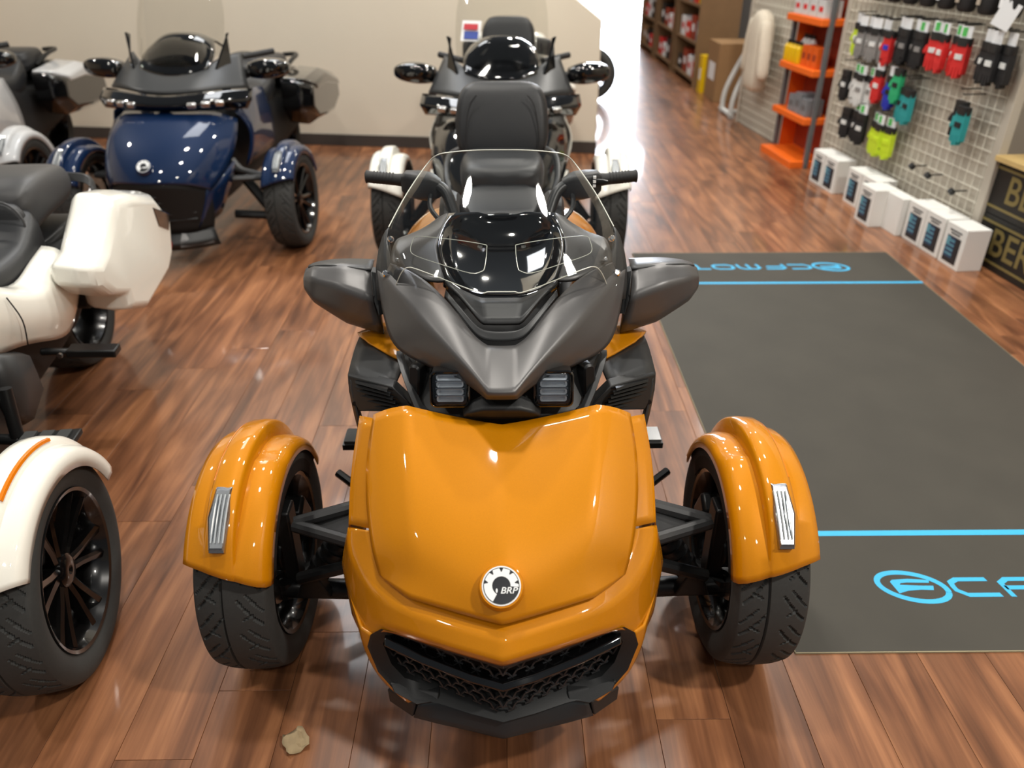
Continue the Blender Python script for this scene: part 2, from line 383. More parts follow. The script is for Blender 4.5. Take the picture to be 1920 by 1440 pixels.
def fender(parent, s, paintm, cx=WX, amber=True):
    """front wheel arch, s = +1 / -1 side; swept round the wheel axis with a raised centre band"""
    a0, a1, n = math.radians(33), math.radians(158), 44
    def ramp(t, lo, hi): return max(0, min(1, (t-lo)/(hi-lo)))
    def sec(a):
        dg = math.degrees(a); h = ramp(dg, 30, 62); h = h*h*(3-2*h); rec = ramp(dg, 84, 90)*.010
        top = .309; fl = 0
        base = [(.094, .262), (.098, .285), (.093, .302), (.078, .3105), (.046, .3155), (.0385, .3165+.016*h), (.030, .3185+.019*h), (.0, .3205+.019*h), (-.018, .3185+.019*h), (-.0225, .3165+.0165*h), (-.0265, .3145-.006*h-rec),
                (-.050, .313-.004*h-rec), (-.074, .3075-.002*h-rec), (-.0895, .296-rec*.8), (-.095, .280), (-.0955, .262)]
        return [(s*(x*.95), r-.004) for x, r in base]
    secs = []
    for i in range(n+1):
        a = a0+(a1-a0)*i/n; ln = math.degrees(a)
        q = []
        for x, r in sec(a):
            # the front edge is lower on the inner side
            sh = math.radians((s*x-.02)*60)*ramp(-ln, -75, -33) if True else 0
            aa = a+sh
            q.append((s*cx+x, -r*math.cos(aa), WZ+r*math.sin(aa)))
        secs.append(q)
    mb = MB().loft(secs, caps=False, closed=False)
    o = obj('fender', mb, paintm, parent, smooth=50, solid=.004)
    nrm = o.data.polygons[len(o.data.polygons)//2].normal
    c = o.data.polygons[len(o.data.polygons)//2].center
    if nrm.dot(Vector((0, c[1], c[2]-WZ))) < 0: o.data.flip_normals()
    def on(x, a, r): return (s*(cx+x), -r*math.cos(a), WZ+r*math.sin(a))
    A = math.radians
    # marker lamp: six-sided, on the band
    hexa = [(-.016, 41.5), (.016, 41.5), (.026, 54), (.019, 66.5), (-.015, 66.5), (-.021, 54)]
    hexa = [(x+.006, a) for x, a in hexa]
    def plate(hx, r0, r1):
        m_ = MB(); k = len(hx); cxm = sum(p[0] for p in hx)/k; cam_ = sum(p[1] for p in hx)/k
        lo = [on(x, A(a), r0) for x, a in hx]; hi = [on(x, A(a), r1) for x, a in hx]; up = [on(cxm+(x-cxm)*.82, A(cam_+(a-cam_)*.86), r1+.004) for x, a in hx]
        return m_.loft([lo, hi, up])
    lo_ = obj('marker_lamp', plate(hexa, .318, .3385), 'steel', o, smooth=20)
    inn = [(.006+(x-.006)*.86, 54+(a-54)*.9) for x, a in hexa]
    def ring(hx, sc, r): return [on(.006+(x-.006)*sc, A(54+(a-54)*sc), r) for x, a in hx]
    obj('lamp_lens', MB().loft([ring(hexa, .93, .3425), ring(hexa, .92, .346), ring(hexa, .84, .3485)]), 'clear_lens', o, smooth=20)
    for x in (-.008, .001, .010, .018):
        obj('lamp_bar', MB().tube([on(x, A(a), .3435) for a in (45, 50, 54, 58, 63)], .0019, 6), 'emblem_white', o)
    mb2 = MB()
    pts = [on(.0375, A(a), .3185+.012*min(1, (a-30)/32)) for a in range(70, 118, 4)]
    if amber: obj('reflector_strip', MB().tube(pts, .0026 if amber is True else amber, 6), 'amber', o)
    # black inner liner closing the arch towards the body
    lm = MB(); rows = []
    for r in (.276, .245, .205):
        rows.append([(s*(cx-.086+.004*(r < .25)), -r*math.cos(A(a)), WZ+r*math.sin(A(a))) for a in range(26, 158, 6)])
    lm.grid(rows); obj('liner', lm, 'black_void', o, smooth=60, solid=.003)
    return o
# ------------------------------------------------------------------ the open-bodied three-wheeler (orange in the middle, white at the side)
mat('grille_grey', (44, 45, 47), .4, grain=.1, gscale=300); mat('spoiler_black', (44, 46, 48), .34, .2, grain=.1, gscale=600)
def front_end(root, P_):
    """nose, bonnet, fairing, lamps, screen, mirrors, bars"""
    # bonnet
    rows = [[D(0, 796, .738), D(40, 790, .742), D(110, 776, .757), D(178, 759, .776), D(214, 764, .764), D(241, 776, .742)],
            [D(0, 862, .7055), D(50, 858, .704), D(118, 847, .716), D(179, 835, .730), D(224, 836, .716), D(255, 850, .688)],
            [D(0, 955, .6575), D(50, 952, .655), D(115, 942, .663), D(172, 930, .672), D(226, 930, .654), D(257, 945, .624)],
            [D(0, 1048, .610), D(50, 1043, .606), D(112, 1032, .609), D(168, 1020, .612), D(216, 1018, .598), D(245, 1032, .570)],
            [D(0, 1115, .569), D(45, 1108, .565), D(100, 1095, .562), D(155, 1080, .560), D(206, 1066, .552), D(236, 1062, .538)],
            [D(0, 1172, .518), D(45, 1160, .519), D(112, 1140, .522), D(176, 1120, .524), D(205, 1100, .524), D(231, 1078, .524)]]
    panel('hood', rows, P_, root, cc=(0, 3), cr=(0, 5), cw=.78, solid=.012, hint=(0, -.4, 1))
    # upper side panels beside the bonnet
    def off(p, dx=0, dy=0, dz=0): return (p[0]+dx, p[1]+dy, p[2]+dz)
    for s in (1, -1):
        rows = []
        for a, b in (((205, 790, .722), (268, 777, .700)), ((222, 852, .672), (281, 850, .655)), ((224, 922, .622), (287, 918, .605)), ((220, 996, .566), (289, 980, .560))):
            p, q = D(*a), D(*b)
            r = [p, q, off(q, .008, .03, -.05), off(q, -.005, .10, -.13)]
            rows.append([(s*x, y, z) for x, y, z in r])
        panel('side_panel', rows, P_, root, mirror=False, hint=(s*.6, -.4, 1), cc=(1,), cw=.8, solid=.006)
    # nose
    k = [[(0, 1166, .505), (0, 1200, .492), (0, 1240, .462), (0, 1250, .440)],
         [(50, 1152, .506), (50, 1186, .492), (52, 1225, .462), (52, 1235, .440)],
         [(115, 1132, .510), (118, 1166, .494), (122, 1204, .460), (122, 1214, .438)],
         [(178, 1112, .512), (184, 1146, .494), (190, 1180, .456), (190, 1190, .434)],
         [(208, 1090, .514), (224, 1122, .490), (229, 1168, .440), (226, 1180, .424)],
         [(232, 1062, .520), (262, 1082, .495), (258, 1165, .405), (246, 1188, .395)],
         [(246, 1000, .560), (293, 1020, .525), (288, 1120, .400), (262, 1200, .358)],
         [(250, 994, .565), (290, 985, .550), (302, 1055, .42), (283, 1150, .350)]]
    fas = panel('nose_fascia', [[D(*p) for p in r] for r in k], P_, root, cc=(1, 2), cr=(0,), cw=.55, solid=.008, hint=(0, -1, .4))
    ck = [[(247, 1186, .398), (266, 1175, .39), (286, 1120, .40), (300, 1060, .42)],
          [(253, 1210, .362), (268, 1198, .35), (280, 1150, .36), (290, 1075, .40)],
          [(233, 1260, .303), (246, 1250, .292), (262, 1195, .31), (272, 1110, .35)],
          [(206, 1293, .264), (222, 1284, .254), (240, 1225, .27), (255, 1140, .31)],
          [(166, 1316, .238), (174, 1322, .224), (200, 1260, .24), (220, 1175, .27)]]
    for s in (1, -1):
        panel('nose_cheek', [[(s*q[0], q[1], q[2]) for q in (D(*p) for p in r)] for r in ck], P_, root, mirror=False, hint=(s, -.6, .2), cc=(1,), cw=.6, solid=.006)
    # grille: surround, backing, honeycomb, bar
    loop = [(0, 1247, .446), (52, 1232, .446), (122, 1211, .444), (190, 1187, .44), (228, 1177, .43), (248, 1188, .402), (254, 1210, .366), (234, 1258, .307), (206, 1290, .268), (166, 1308, .25), (120, 1318, .25), (60, 1338, .25), (0, 1354, .25)]
    inn = [(0, 1264, .425), (50, 1249, .425), (118, 1229, .422), (180, 1207, .418), (212, 1196, .412), (228, 1200, .396), (233, 1214, .37), (217, 1252, .318), (192, 1278, .284), (160, 1288, .268), (118, 1294, .262), (60, 1312, .262), (0, 1328, .262)]
    def back(p, d): return (p[0]*.97, p[1]+d, p[2])
    def full(l): return l+[(-x, y, z) for x, y, z in l[-2:0:-1]]
    L0 = full([D(*p) for p in loop]); L1 = full([back(D(*p), .012) for p in inn]); L2 = full([back(D(*p), .07) for p in inn])
    mb = MB().loft([L0, L1, L2], caps=False)
    gr = obj('grille', mb, 'black_plastic', root, smooth=30)
    bk = MB(); m_ = len(L2)
    pl = [(p[0], p[1]+.0, p[2]) for p in L2]
    hN = len(inn)
    for i in range(hN-1):
        pass
    bk.add(pl, [tuple(range(m_))]); obj('grille_backing', bk, 'black_void', gr, smooth=None)
    # honeycomb on the V of the nose
    def gp(x, z): return (x, -.476+.42*abs(x)+.05*(.44-z), z)
    poly = [(p[0], p[2]) for p in L1]
    def inside(x, z):
        c = False; n = len(poly); j = n-1
        for i in range(n):
            if (poly[i][1] > z) != (poly[j][1] > z) and x < (poly[j][0]-poly[i][0])*(z-poly[i][1])/(poly[j][1]-poly[i][1])+poly[i][0]: c = not c
            j = i
        return c
    hm = MB(); cw_, chh = .036, .0175; seen = set()
    for r in range(-1, 13):
        for c in range(-9, 10):
            x0 = c*cw_*1.0+(cw_/2 if r % 2 else 0); z0 = .262+r*chh-.19*0
            zoff = -abs(x0)*.0
            hx = [(x0-cw_*.5, z0), (x0-cw_*.25, z0+chh), (x0+cw_*.25, z0+chh), (x0+cw_*.5, z0)]
            for a_, b_ in zip(hx[:-1], hx[1:]):
                z1, z2 = a_[1]+abs(a_[0])*.12, b_[1]+abs(b_[0])*.12
                if inside(a_[0], z1) and inside(b_[0], z2): hm.tube([gp(a_[0], z1), gp(b_[0], z2)], .0024, 4, caps=False)
    obj('grille_mesh', hm, 'grille_grey', gr, smooth=None)
    bar = [(-222, 1205, .392), (-150, 1240, .375), (-60, 1275, .362), (0, 1292, .356), (60, 1275, .362), (150, 1240, .375), (222, 1205, .392)]
    secs = []
    for p in bar:
        q = Vector(D(*p)); secs.append([q+Vector((0, dy, dz)) for dy, dz in ((-.008, .002), (.004, .012), (.03, .014), (.03, -.014), (.006, -.012))])
    obj('grille_bar', MB().loft(secs), 'black_gloss', gr, smooth=20, bevel=.003)
    # chin spoiler
    tp = [(0, 1345, .250), (60, 1329, .250), (122, 1310, .250), (160, 1320, .238)]; bt = [(0, 1387, .202), (70, 1369, .202), (122, 1357, .202), (169, 1344, .198)]
    rows = [[(p[0]*.98, p[1]+.10, p[2]+.004) for p in map(lambda t: D(*t), tp)], [D(*p) for p in tp], [D(*p) for p in bt], [(p[0], p[1]+.012, p[2]-.010) for p in map(lambda t: D(*t), bt)], [(p[0], p[1]+.10, p[2]-.012) for p in map(lambda t: D(*t), bt)]]
    panel('chin_spoiler', rows, 'black_plastic', root, cr=(1, 2, 3), cc=(0, 2, 3), cw=.9, solid=.004, hint=(0, -1, .5), sub=2).data.materials[0] = MATS['spoiler_black']
    for s in (1, -1):
        q = [D(166, 1318, .240), D(171, 1343, .200), D(214, 1313, .185), D(218, 1290, .230)]
        q = [(s*a, b, c) for a, b, c in q]
        mb = MB().loft([q, [(a-s*.02, b+.02, c) for a, b, c in q]])
        obj('spoiler_fin', mb, 'black_plastic', root, smooth=20, bevel=.003)
        q = [D(212, 1277, .285), D(186, 1273, .272), D(162, 1287, .262), D(120, 1296, .262), D(122, 1312, .25), D(162, 1318, .238), D(205, 1294, .262)]
        q = [(s*a, b-.004, c) for a, b, c in q]
        obj('grille_corner', MB().loft([q, [(a*.97, b+.05, c) for a, b, c in q]]), 'black_plastic', root, smooth=20, bevel=.003)
    # fairing
    inn = [(0, 648, 1.470), (26, 646, 1.470), (48, 633, 1.478), (75, 596, 1.515), (103, 560, 1.560), (139, 525, 1.615), (176, 503, 1.665), (208, 492, 1.715)]
    mid = [(0, 692, 1.400), (25, 692, 1.402), (53, 664, 1.430), (88, 622, 1.475), (126, 580, 1.530), (154, 548, 1.580), (186, 524, 1.640), (213, 503, 1.705)]
    rid = [(0, 736, 1.345), (25, 735, 1.347), (60, 692, 1.395), (106, 645, 1.455), (148, 600, 1.515), (168, 572, 1.560), (198, 545, 1.620), (220, 515, 1.695)]
    low = [(0, 743, 1.345), (28, 742, 1.348), (64, 706, 1.405), (122, 672, 1.470), (176, 636, 1.530), (197, 606, 1.575), (217, 556, 1.645), (228, 510, 1.715)]
    ou = [(0, 750, 1.365), (29, 749, 1.368), (67, 716, 1.425), (131, 690, 1.485), (192, 661, 1.545), (214, 630, 1.590), (228, 560, 1.675), (233, 506, 1.745)]
    inb = [(p[0], p[1]+9, p[2]+.03) for p in inn]
    panel('fairing', [[D(a, v, y=y) for a, v, y in r] for r in (inb, inn, mid, rid, low, ou)], 'grey_satin', root, cr=(1, 3, 4, 5), cw=.8, cc=(1,), solid=.006, hint=(0, -.6, 1))
    # dash: lower lip, black glass, grey shoulders
    lip = [[(0, 625, 1.50), (36, 624, 1.50), (60, 604, 1.515), (98, 556, 1.575), (106, 540, 1.60)], [(0, 611, 1.515), (34, 611, 1.515), (50, 594, 1.525), (80, 556, 1.57), (100, 535, 1.60)], [(0, 606, 1.512), (33, 605, 1.512), (48, 590, 1.522), (76, 552, 1.57), (98, 530, 1.60)], [(0, 558, 1.578), (38, 558, 1.578), (52, 553, 1.582), (80, 540, 1.598), (104, 524, 1.62)]]
    panel('dash_lip', [[D(a, v, y=y) for a, v, y in r] for r in lip[2:]], 'grey_dark', root, cr=(0,), cc=(1,), cw=.6, solid=.008, sub=2)
    panel('dash_lower_trim', [[D(a, v, y=y) for a, v, y in r] for r in ([(0, 640, 1.485), (30, 639, 1.485), (50, 627, 1.49), (78, 590, 1.528), (106, 553, 1.572)], [(0, 622, 1.495), (36, 621, 1.495), (56, 602, 1.51), (80, 572, 1.545), (104, 543, 1.585)])], 'grey_dark', root, solid=.01, cw=.5)
    gl = [[(0, 559, 1.58), (40, 559, 1.58), (70, 546, 1.592), (104, 524, 1.622)], [(0, 520, 1.72), (45, 520, 1.715), (84, 512, 1.70), (112, 495, 1.675)], [(0, 465, 1.85), (50, 465, 1.845), (96, 463, 1.80), (121, 461, 1.745)], [(0, 420, 1.905), (35, 419, 1.905), (92, 418, 1.88), (109, 425, 1.835)], [(0, 403, 1.905), (24, 403, 1.905), (44, 397, 1.912), (99, 399, 1.90)]]
    dg_ = panel('instrument_glass', [[D(a, v, y=y) for a, v, y in r] for r in gl], 'black_gloss', root, cr=(0, 4), cc=(2, 3), cw=.95, solid=.02, sub=2)
    sh = [[(104, 524, 1.628), (139, 526, 1.622), (176, 504, 1.672), (209, 493, 1.722)], [(112, 495, 1.68), (140, 490, 1.69), (176, 478, 1.72), (206, 466, 1.76)], [(121, 461, 1.752), (145, 455, 1.77), (172, 448, 1.80), (196, 446, 1.83)], [(110, 424, 1.845), (125, 424, 1.86), (140, 428, 1.88), (158, 434, 1.89)], [(101, 399, 1.906), (110, 402, 1.91), (120, 408, 1.92), (130, 416, 1.93)]]
    for s in (1, -1):
        panel('dash_shoulder', [[(s*p[0], p[1], p[2]) for p in (D(a, v, y=y) for a, v, y in r)] for r in sh], 'grey_satin' if s else '', root, mirror=False, cr=(2,), cw=.4, solid=.008)
    # clear screen with its polished edge and two moulded vents
    ws = [[(0, 546, 1.530), (46, 546, 1.530), (110, 524, 1.560), (176, 500, 1.620), (205, 548, 1.655)], [(0, 486, 1.615), (55, 485, 1.618), (125, 474, 1.648), (190, 462, 1.695), (219, 478, 1.72)], [(0, 420, 1.715), (60, 420, 1.718), (132, 420, 1.745), (190, 418, 1.785), (212, 426, 1.80)], [(0, 350, 1.835), (52, 350, 1.838), (108, 352, 1.858), (152, 357, 1.89), (180, 366, 1.91)], [(0, 281, 1.965), (46, 282, 1.967), (92, 286, 1.980), (123, 292, 1.998), (143, 312, 2.005)]]
    W3 = [[D(a, v, y=y) for a, v, y in r] for r in ws]
    scr = panel('windshield', W3, 'clear_screen', root, solid=0, sub=2, cw=.5, cc=(3,))
    def edge(name, pts, r=.0013, n=5): return obj(name, MB().tube(smooth_path(pts, n), r, 6), 'pale_edge', scr)
    bt_ = [D(a, v, y=y-.002) for a, v, y in ((204, 557, 1.655), (196, 530, 1.64), (186, 509, 1.63), (174, 501, 1.622), (150, 507, 1.60), (48, 546, 1.532), (24, 547, 1.53), (0, 547, 1.53))]
    edge('screen_edge', bt_+[(-x, y, z) for x, y, z in bt_[-2::-1]], .0012)
    tp_ = [D(a, v, y=y) for a, v, y in ((0, 281, 1.966), (46, 281.5, 1.968), (92, 285, 1.981), (121, 291, 1.998), (141, 310, 2.004), (178, 364, 1.91), (211, 425, 1.80))]
    edge('screen_edge', [(-x, y, z) for x, y, z in tp_[:0:-1]]+tp_, .0014)
    for s in (1, -1):
        vt = [(164, 445, 1.735), (150, 442, 1.73), (90, 448, 1.69), (34, 457, 1.665), (27, 464, 1.655), (31, 500, 1.595), (38, 508, 1.585), (58, 511, 1.583), (110, 495, 1.625), (160, 478, 1.68), (170, 466, 1.70), (164, 445, 1.735)]
        edge('screen_vent_edge', [(s*p[0], p[1]-.003, p[2]) for p in (D(a, v, y=y) for a, v, y in vt)], .0009, 3)
        # screen brackets with bolts
        br = [[(232, 560, 1.70), (239, 500, 1.765), (222, 432, 1.815), (210, 424, 1.815)], [(204, 562, 1.672), (219, 515, 1.715), (216, 470, 1.755), (212, 440, 1.80)], [(203, 556, 1.672), (203, 505, 1.70), (203, 482, 1.74), (210, 446, 1.80)]]
        b_ = panel('screen_bracket', [[(s*p[0], p[1]-.004, p[2]) for p in (D(a, v, y=y) for a, v, y in zip([c[0] for c in r], [c[1] for c in r], [c[2] for c in r]))] for r in br], 'grey_dark', root, mirror=False, hint=(0, -1, .3), sub=1, solid=.006)
        for a, v, y, rr in ((208, 447, 1.785, .0075), (217, 512, 1.70, .0085), (213, 536, 1.68, .0055), (196, 487, 1.705, .0055)):
            p = D(a, v, y=y-.012); c = (s*p[0], p[1], p[2])
            obj('bolt', MB().tube([(c[0], c[1]+.012, c[2]-.006), c, (c[0], c[1]-.003, c[2]+.002)], [rr, rr, rr*.6], 10), 'chrome', b_)
    # mirrors
    for s in (1, -1):
        def ms(t):
            # sections: (du, v, y) of seam-back, seam, ridge, belly, underside, back
            root_ = [(238, 490, 1.86), (240, 499, 1.80), (244, 513, 1.775), (241, 558, 1.715), (224, 612, 1.72), (218, 628, 1.745), (222, 600, 1.86), (236, 530, 1.92)]
            mid_ = [(300, 486, 1.86), (300, 493, 1.80), (301, 503, 1.780), (302, 536, 1.735), (297, 588, 1.745), (290, 606, 1.765), (296, 580, 1.86), (302, 515, 1.92)]
            far_ = [(352, 492, 1.87), (352, 496, 1.83), (352, 501, 1.81), (355, 520, 1.775), (355, 556, 1.775), (352, 566, 1.79), (352, 555, 1.87), (352, 510, 1.90)]
            tip_ = [(367, 502, 1.87), (368, 505, 1.845), (369, 508, 1.83), (372, 520, 1.81), (371, 536, 1.81), (369, 542, 1.82), (368, 532, 1.87), (368, 514, 1.885)]
            return [root_, mid_, far_, tip_]
        secs = [[(s*p[0], p[1], p[2]) for p in (D(a, v, y=y) for a, v, y in q)] for q in ms(0)]
        mi = obj('mirror', MB().loft(secs), 'grey_satin', root, sub=2, crease=lambda a, b: .85 if abs(abs(a.x)-abs(b.x)) > .02 else .5)
        st = [[(s*p[0], p[1]-.001, p[2]+.0035) for p in (D(a, v, y=y) for a, v, y in q)] for q in ([(238, 487, 1.90), (240, 496, 1.81), (243, 508, 1.785)], [(300, 484, 1.90), (300, 491, 1.81), (301, 499, 1.79)], [(345, 490, 1.90), (345, 493, 1.84), (346, 497, 1.82)], [(360, 497, 1.89), (361, 499, 1.85), (362, 501, 1.84)])]
        panel('mirror_cap', st, 'grey_dark', mi, mirror=False, hint=(0, 0, 1), sub=2, solid=.004)
        q = [D(a, v, y=y) for a, v, y in ((245, 507, 1.768), (240, 560, 1.706), (231, 592, 1.708), (221, 588, 1.715), (229, 556, 1.72), (234, 510, 1.77))]
        q = [(s*x, y, z) for x, y, z in q]
        obj('mirror_collar', MB().loft([q, [(x, y+.03, z) for x, y, z in q]]), 'grey_dark', mi, smooth=25, bevel=.002)
        pa = D(226, 560, y=1.80); pb = D(170, 600, y=1.78)
        obj('mirror_arm', MB().tube([(s*pa[0], pa[1], pa[2]), (s*pb[0], pb[1], pb[2])], .03, 10), 'black_plastic', mi)
    # headlamp mask and lamps
    mk = [[(0, 712, 1.48), (90, 690, 1.50), (160, 668, 1.55), (197, 660, 1.60)], [(0, 750, 1.46), (90, 742, 1.465), (150, 735, 1.49), (178, 728, 1.52)], [(0, 800, 1.43), (80, 790, 1.435), (140, 775, 1.45), (165, 772, 1.47)]]
    hm_ = panel('headlamp_mask', [[D(a, v, y=y) for a, v, y in r] for r in mk], 'black_plastic', root, solid=.01, sub=2)
    for s in (1, -1):
        f_ = [(193, 664, 1.56), (186, 690, 1.52), (172, 730, 1.475), (157, 766, 1.445), (147, 774, 1.44)]
        secs = []
        for a, v, y in f_:
            p = Vector(D(a, v, y=y)); p.x *= s; secs.append([p+Vector((s*dx, dy, dz)) for dx, dy, dz in ((-.006, -.004, 0), (.006, -.004, 0), (.008, .02, 0), (-.008, .02, 0))])
        obj('mask_rib', MB().loft(secs), 'grey_dark', hm_, smooth=25, bevel=.0015)
        c = Vector(D(97, 727, y=1.425)); c.x *= s
        M = Matrix.Translation(c) @ Euler((math.radians(-14), 0, 0)).to_matrix().to_4x4()
        # local: x sideways, z up, -y forward
        def rr(w, h, r, y): return [(a, y, b) for a, b in rrect(w, h, r)]
        hl = obj('headlamp', MB().loft([rr(.086, .082, .014, .03), rr(.086, .082, .014, -.010), rr(.080, .076, .012, -.012), rr(.072, .068, .010, -.008), rr(.066, .062, .01, .018)], caps=True).xf(M), 'black_gloss', root, smooth=30)
        for zz in (.024, .0085, -.0085, -.024):
            obj('reflector', MB().loft([rr(.056, .0125, .004, .016), rr(.058, .0135, .005, -.002), rr(.050, .008, .003, .0), rr(.046, .006, .003, .012)]).xf(M @ Matrix.Translation((0, 0, zz))), 'reflector_silver', hl, smooth=30)
        for zz in (.0163, 0, -.0163):
            obj('lamp_divider', MB().box((0, .002, zz), (.062, .012, .0022)).xf(M), 'steel', hl, smooth=None)
        obj('lamp_lens', MB().loft([rr(.076, .072, .012, -.009), rr(.074, .070, .012, -.014), rr(.066, .062, .012, -.016)]).xf(M), 'clear_lens', hl, smooth=30)
        c2 = Vector(D(160, 712, y=1.50)); c2.x *= s
        obj('mask_insert', MB().loft([rr(.03, .085, .01, .02), rr(.026, .08, .01, -.012), rr(.02, .07, .008, -.016)]).xf(Matrix.Translation(c2) @ Euler((math.radians(-10), 0, s*.35)).to_matrix().to_4x4()), 'black_metal', hm_, smooth=30)
    nb = [[(0, 738, 1.42), (30, 738, 1.42), (60, 752, 1.415), (74, 765, 1.42)], [(0, 768, 1.385), (34, 768, 1.385), (62, 775, 1.39), (72, 780, 1.40)], [(0, 786, 1.40), (36, 784, 1.40), (58, 784, 1.405), (66, 783, 1.41)]]
    panel('nose_bracket', [[D(a, v, y=y) for a, v, y in r] for r in nb], 'black_plastic', root, cr=(1,), cc=(1, 2), cw=.9, solid=.01, sub=2)
    # side air intakes
    for s in (1, -1):
        def m3(l): return [(s*p[0], p[1], p[2]) for p in (D(a, v, y=y) for a, v, y in l)]
        top = [m3([(267, 630, 1.77), (225, 655, 1.70), (184, 676, 1.64)]), m3([(277, 652, 1.71), (235, 672, 1.65), (188, 692, 1.60)]), m3([(289, 702, 1.59), (248, 713, 1.55), (205, 725, 1.51)])]
        it = panel('air_intake', top, 'grey_dark', root, mirror=False, hint=(0, -.3, 1), cr=(2,), cw=.8, sub=1, solid=.008)
        fr_ = m3([(289, 702, 1.588), (205, 725, 1.508), (160, 768, 1.49), (196, 770, 1.495), (268, 770, 1.55), (287, 735, 1.58)])
        obj('intake_frame', MB().loft([fr_, [(x*.985, y+.035, z) for x, y, z in fr_]]), 'black_plastic', it, smooth=25, bevel=.003)
        for k in range(6):
            v0 = 713+k*7.5; du0 = 274-k*1.5; du1 = 214-k*5
            a_, b_ = m3([(du0, v0, 1.575), (du1, v0+17, 1.497)])
            obj('louver', MB().loft([[(p[0], p[1]-.004, p[2]+.0035), (p[0], p[1]-.010, p[2]), (p[0], p[1]-.004, p[2]-.003), (p[0], p[1]+.012, p[2]-.001)] for p in (a_, b_)]), 'black_metal', it, smooth=25)
        p = m3([(274, 752, 1.575)])[0]
        obj('bolt', MB().tube([(p[0], p[1]+.01, p[2]), (p[0], p[1]-.014, p[2]+.003)], .006, 8), 'black_metal', it)
        fn = [m3([(289, 702, 1.59), (288, 730, 1.58), (276, 785, 1.56), (270, 806, 1.56)]), m3([(283, 712, 1.58), (280, 735, 1.57), (267, 788, 1.55), (264, 806, 1.55)])]
        fn.append([(x, y+.05, z) for x, y, z in fn[0]]); fn = [fn[1], fn[0], fn[2]]
        panel('intake_fin', fn, 'grey_dark', it, mirror=False, hint=(s, -.5, .2), cr=(1,), cw=.8, sub=1, solid=.004)
        wg = [m3([(270, 624, 1.80), (235, 610, 1.82), (200, 600, 1.82)]), m3([(262, 632, 1.765), (226, 645, 1.715), (194, 650, 1.70)]), m3([(250, 642, 1.735), (214, 664, 1.672), (183, 678, 1.638)])]
        panel('shoulder_panel', [[(x, y-.006, z+.006) for x, y, z in r] for r in wg], P_, root, mirror=False, hint=(0, -.3, 1), cr=(1,), cw=.5, solid=.008, sub=2)
    # handlebar
    hb = [(-.388, .70, 1.055), (-.29, .695, 1.048), (-.19, .68, 1.040), (-.155, .655, 1.020), (-.125, .60, .955), (-.09, .56, .90)]
    bar_ = obj('handlebar', MB().tube(smooth_path(hb[2:], 5), .0165, 12), 'black_metal', root)
    mb = MB().tube([(x*-1, y, z) for x, y, z in smooth_path(hb[2:], 5)], .0165, 12)
    o2 = obj('handlebar', mb, 'black_metal', root)
    for s, par in ((-1, bar_), (1, o2)):
        g_ = [(s*.390, .705, 1.056), (s*.386, .705, 1.056), (s*.380, .704, 1.0555), (s*.30, .697, 1.049), (s*.27, .695, 1.047)]
        obj('grip', MB().tube(g_, [.012, .019, .0165, .0165, .020], 14), 'grip_rubber', par)
        for k in range(7): obj('grip_ring', MB().tube([(s*(.366-k*.009), .703-k*.0008, 1.0547-k*.0006), (s*(.363-k*.009), .703-k*.0008, 1.0545-k*.0006)], .0178, 12), 'grip_rubber', par)
        secs = []
        for x, hw, hh in ((.285, .018, .022), (.272, .030, .034), (.235, .034, .038), (.205, .030, .038), (.188, .026, .032), (.172, .020, .022)):
            secs.append([(s*x, .695-(.28-x)*.12+a, 1.046-(.28-x)*.10+b-.006) for a, b in rrect(hw*2, hh*2, hw*.5, 3)])
        sw = obj('switch_pod', MB().loft(secs), 'black_plastic', par, smooth=40)
        obj('pod_cable', MB().tube(smooth_path([(s*.20, .67, 1.02), (s*.20, .62, .99), (s*.16, .58, .95), (s*.13, .56, .90)], 4), .007, 8), 'black_metal', par)
    for dx, dz in ((.262, .030), (.262, .018), (.262, .006)):
        obj('switch_button', MB().box((dx, .657, 1.035+dz), (.008, .006, .007)), 'emblem_white', o2, smooth=None)
    obj('thumb_paddle', MB().loft([[(x, .664+a, 1.050+b) for a, b in rrect(.012, h, .004, 2)] for x, h in ((.262, .02), (.285, .016), (.30, .010))]), 'black_metal', o2)

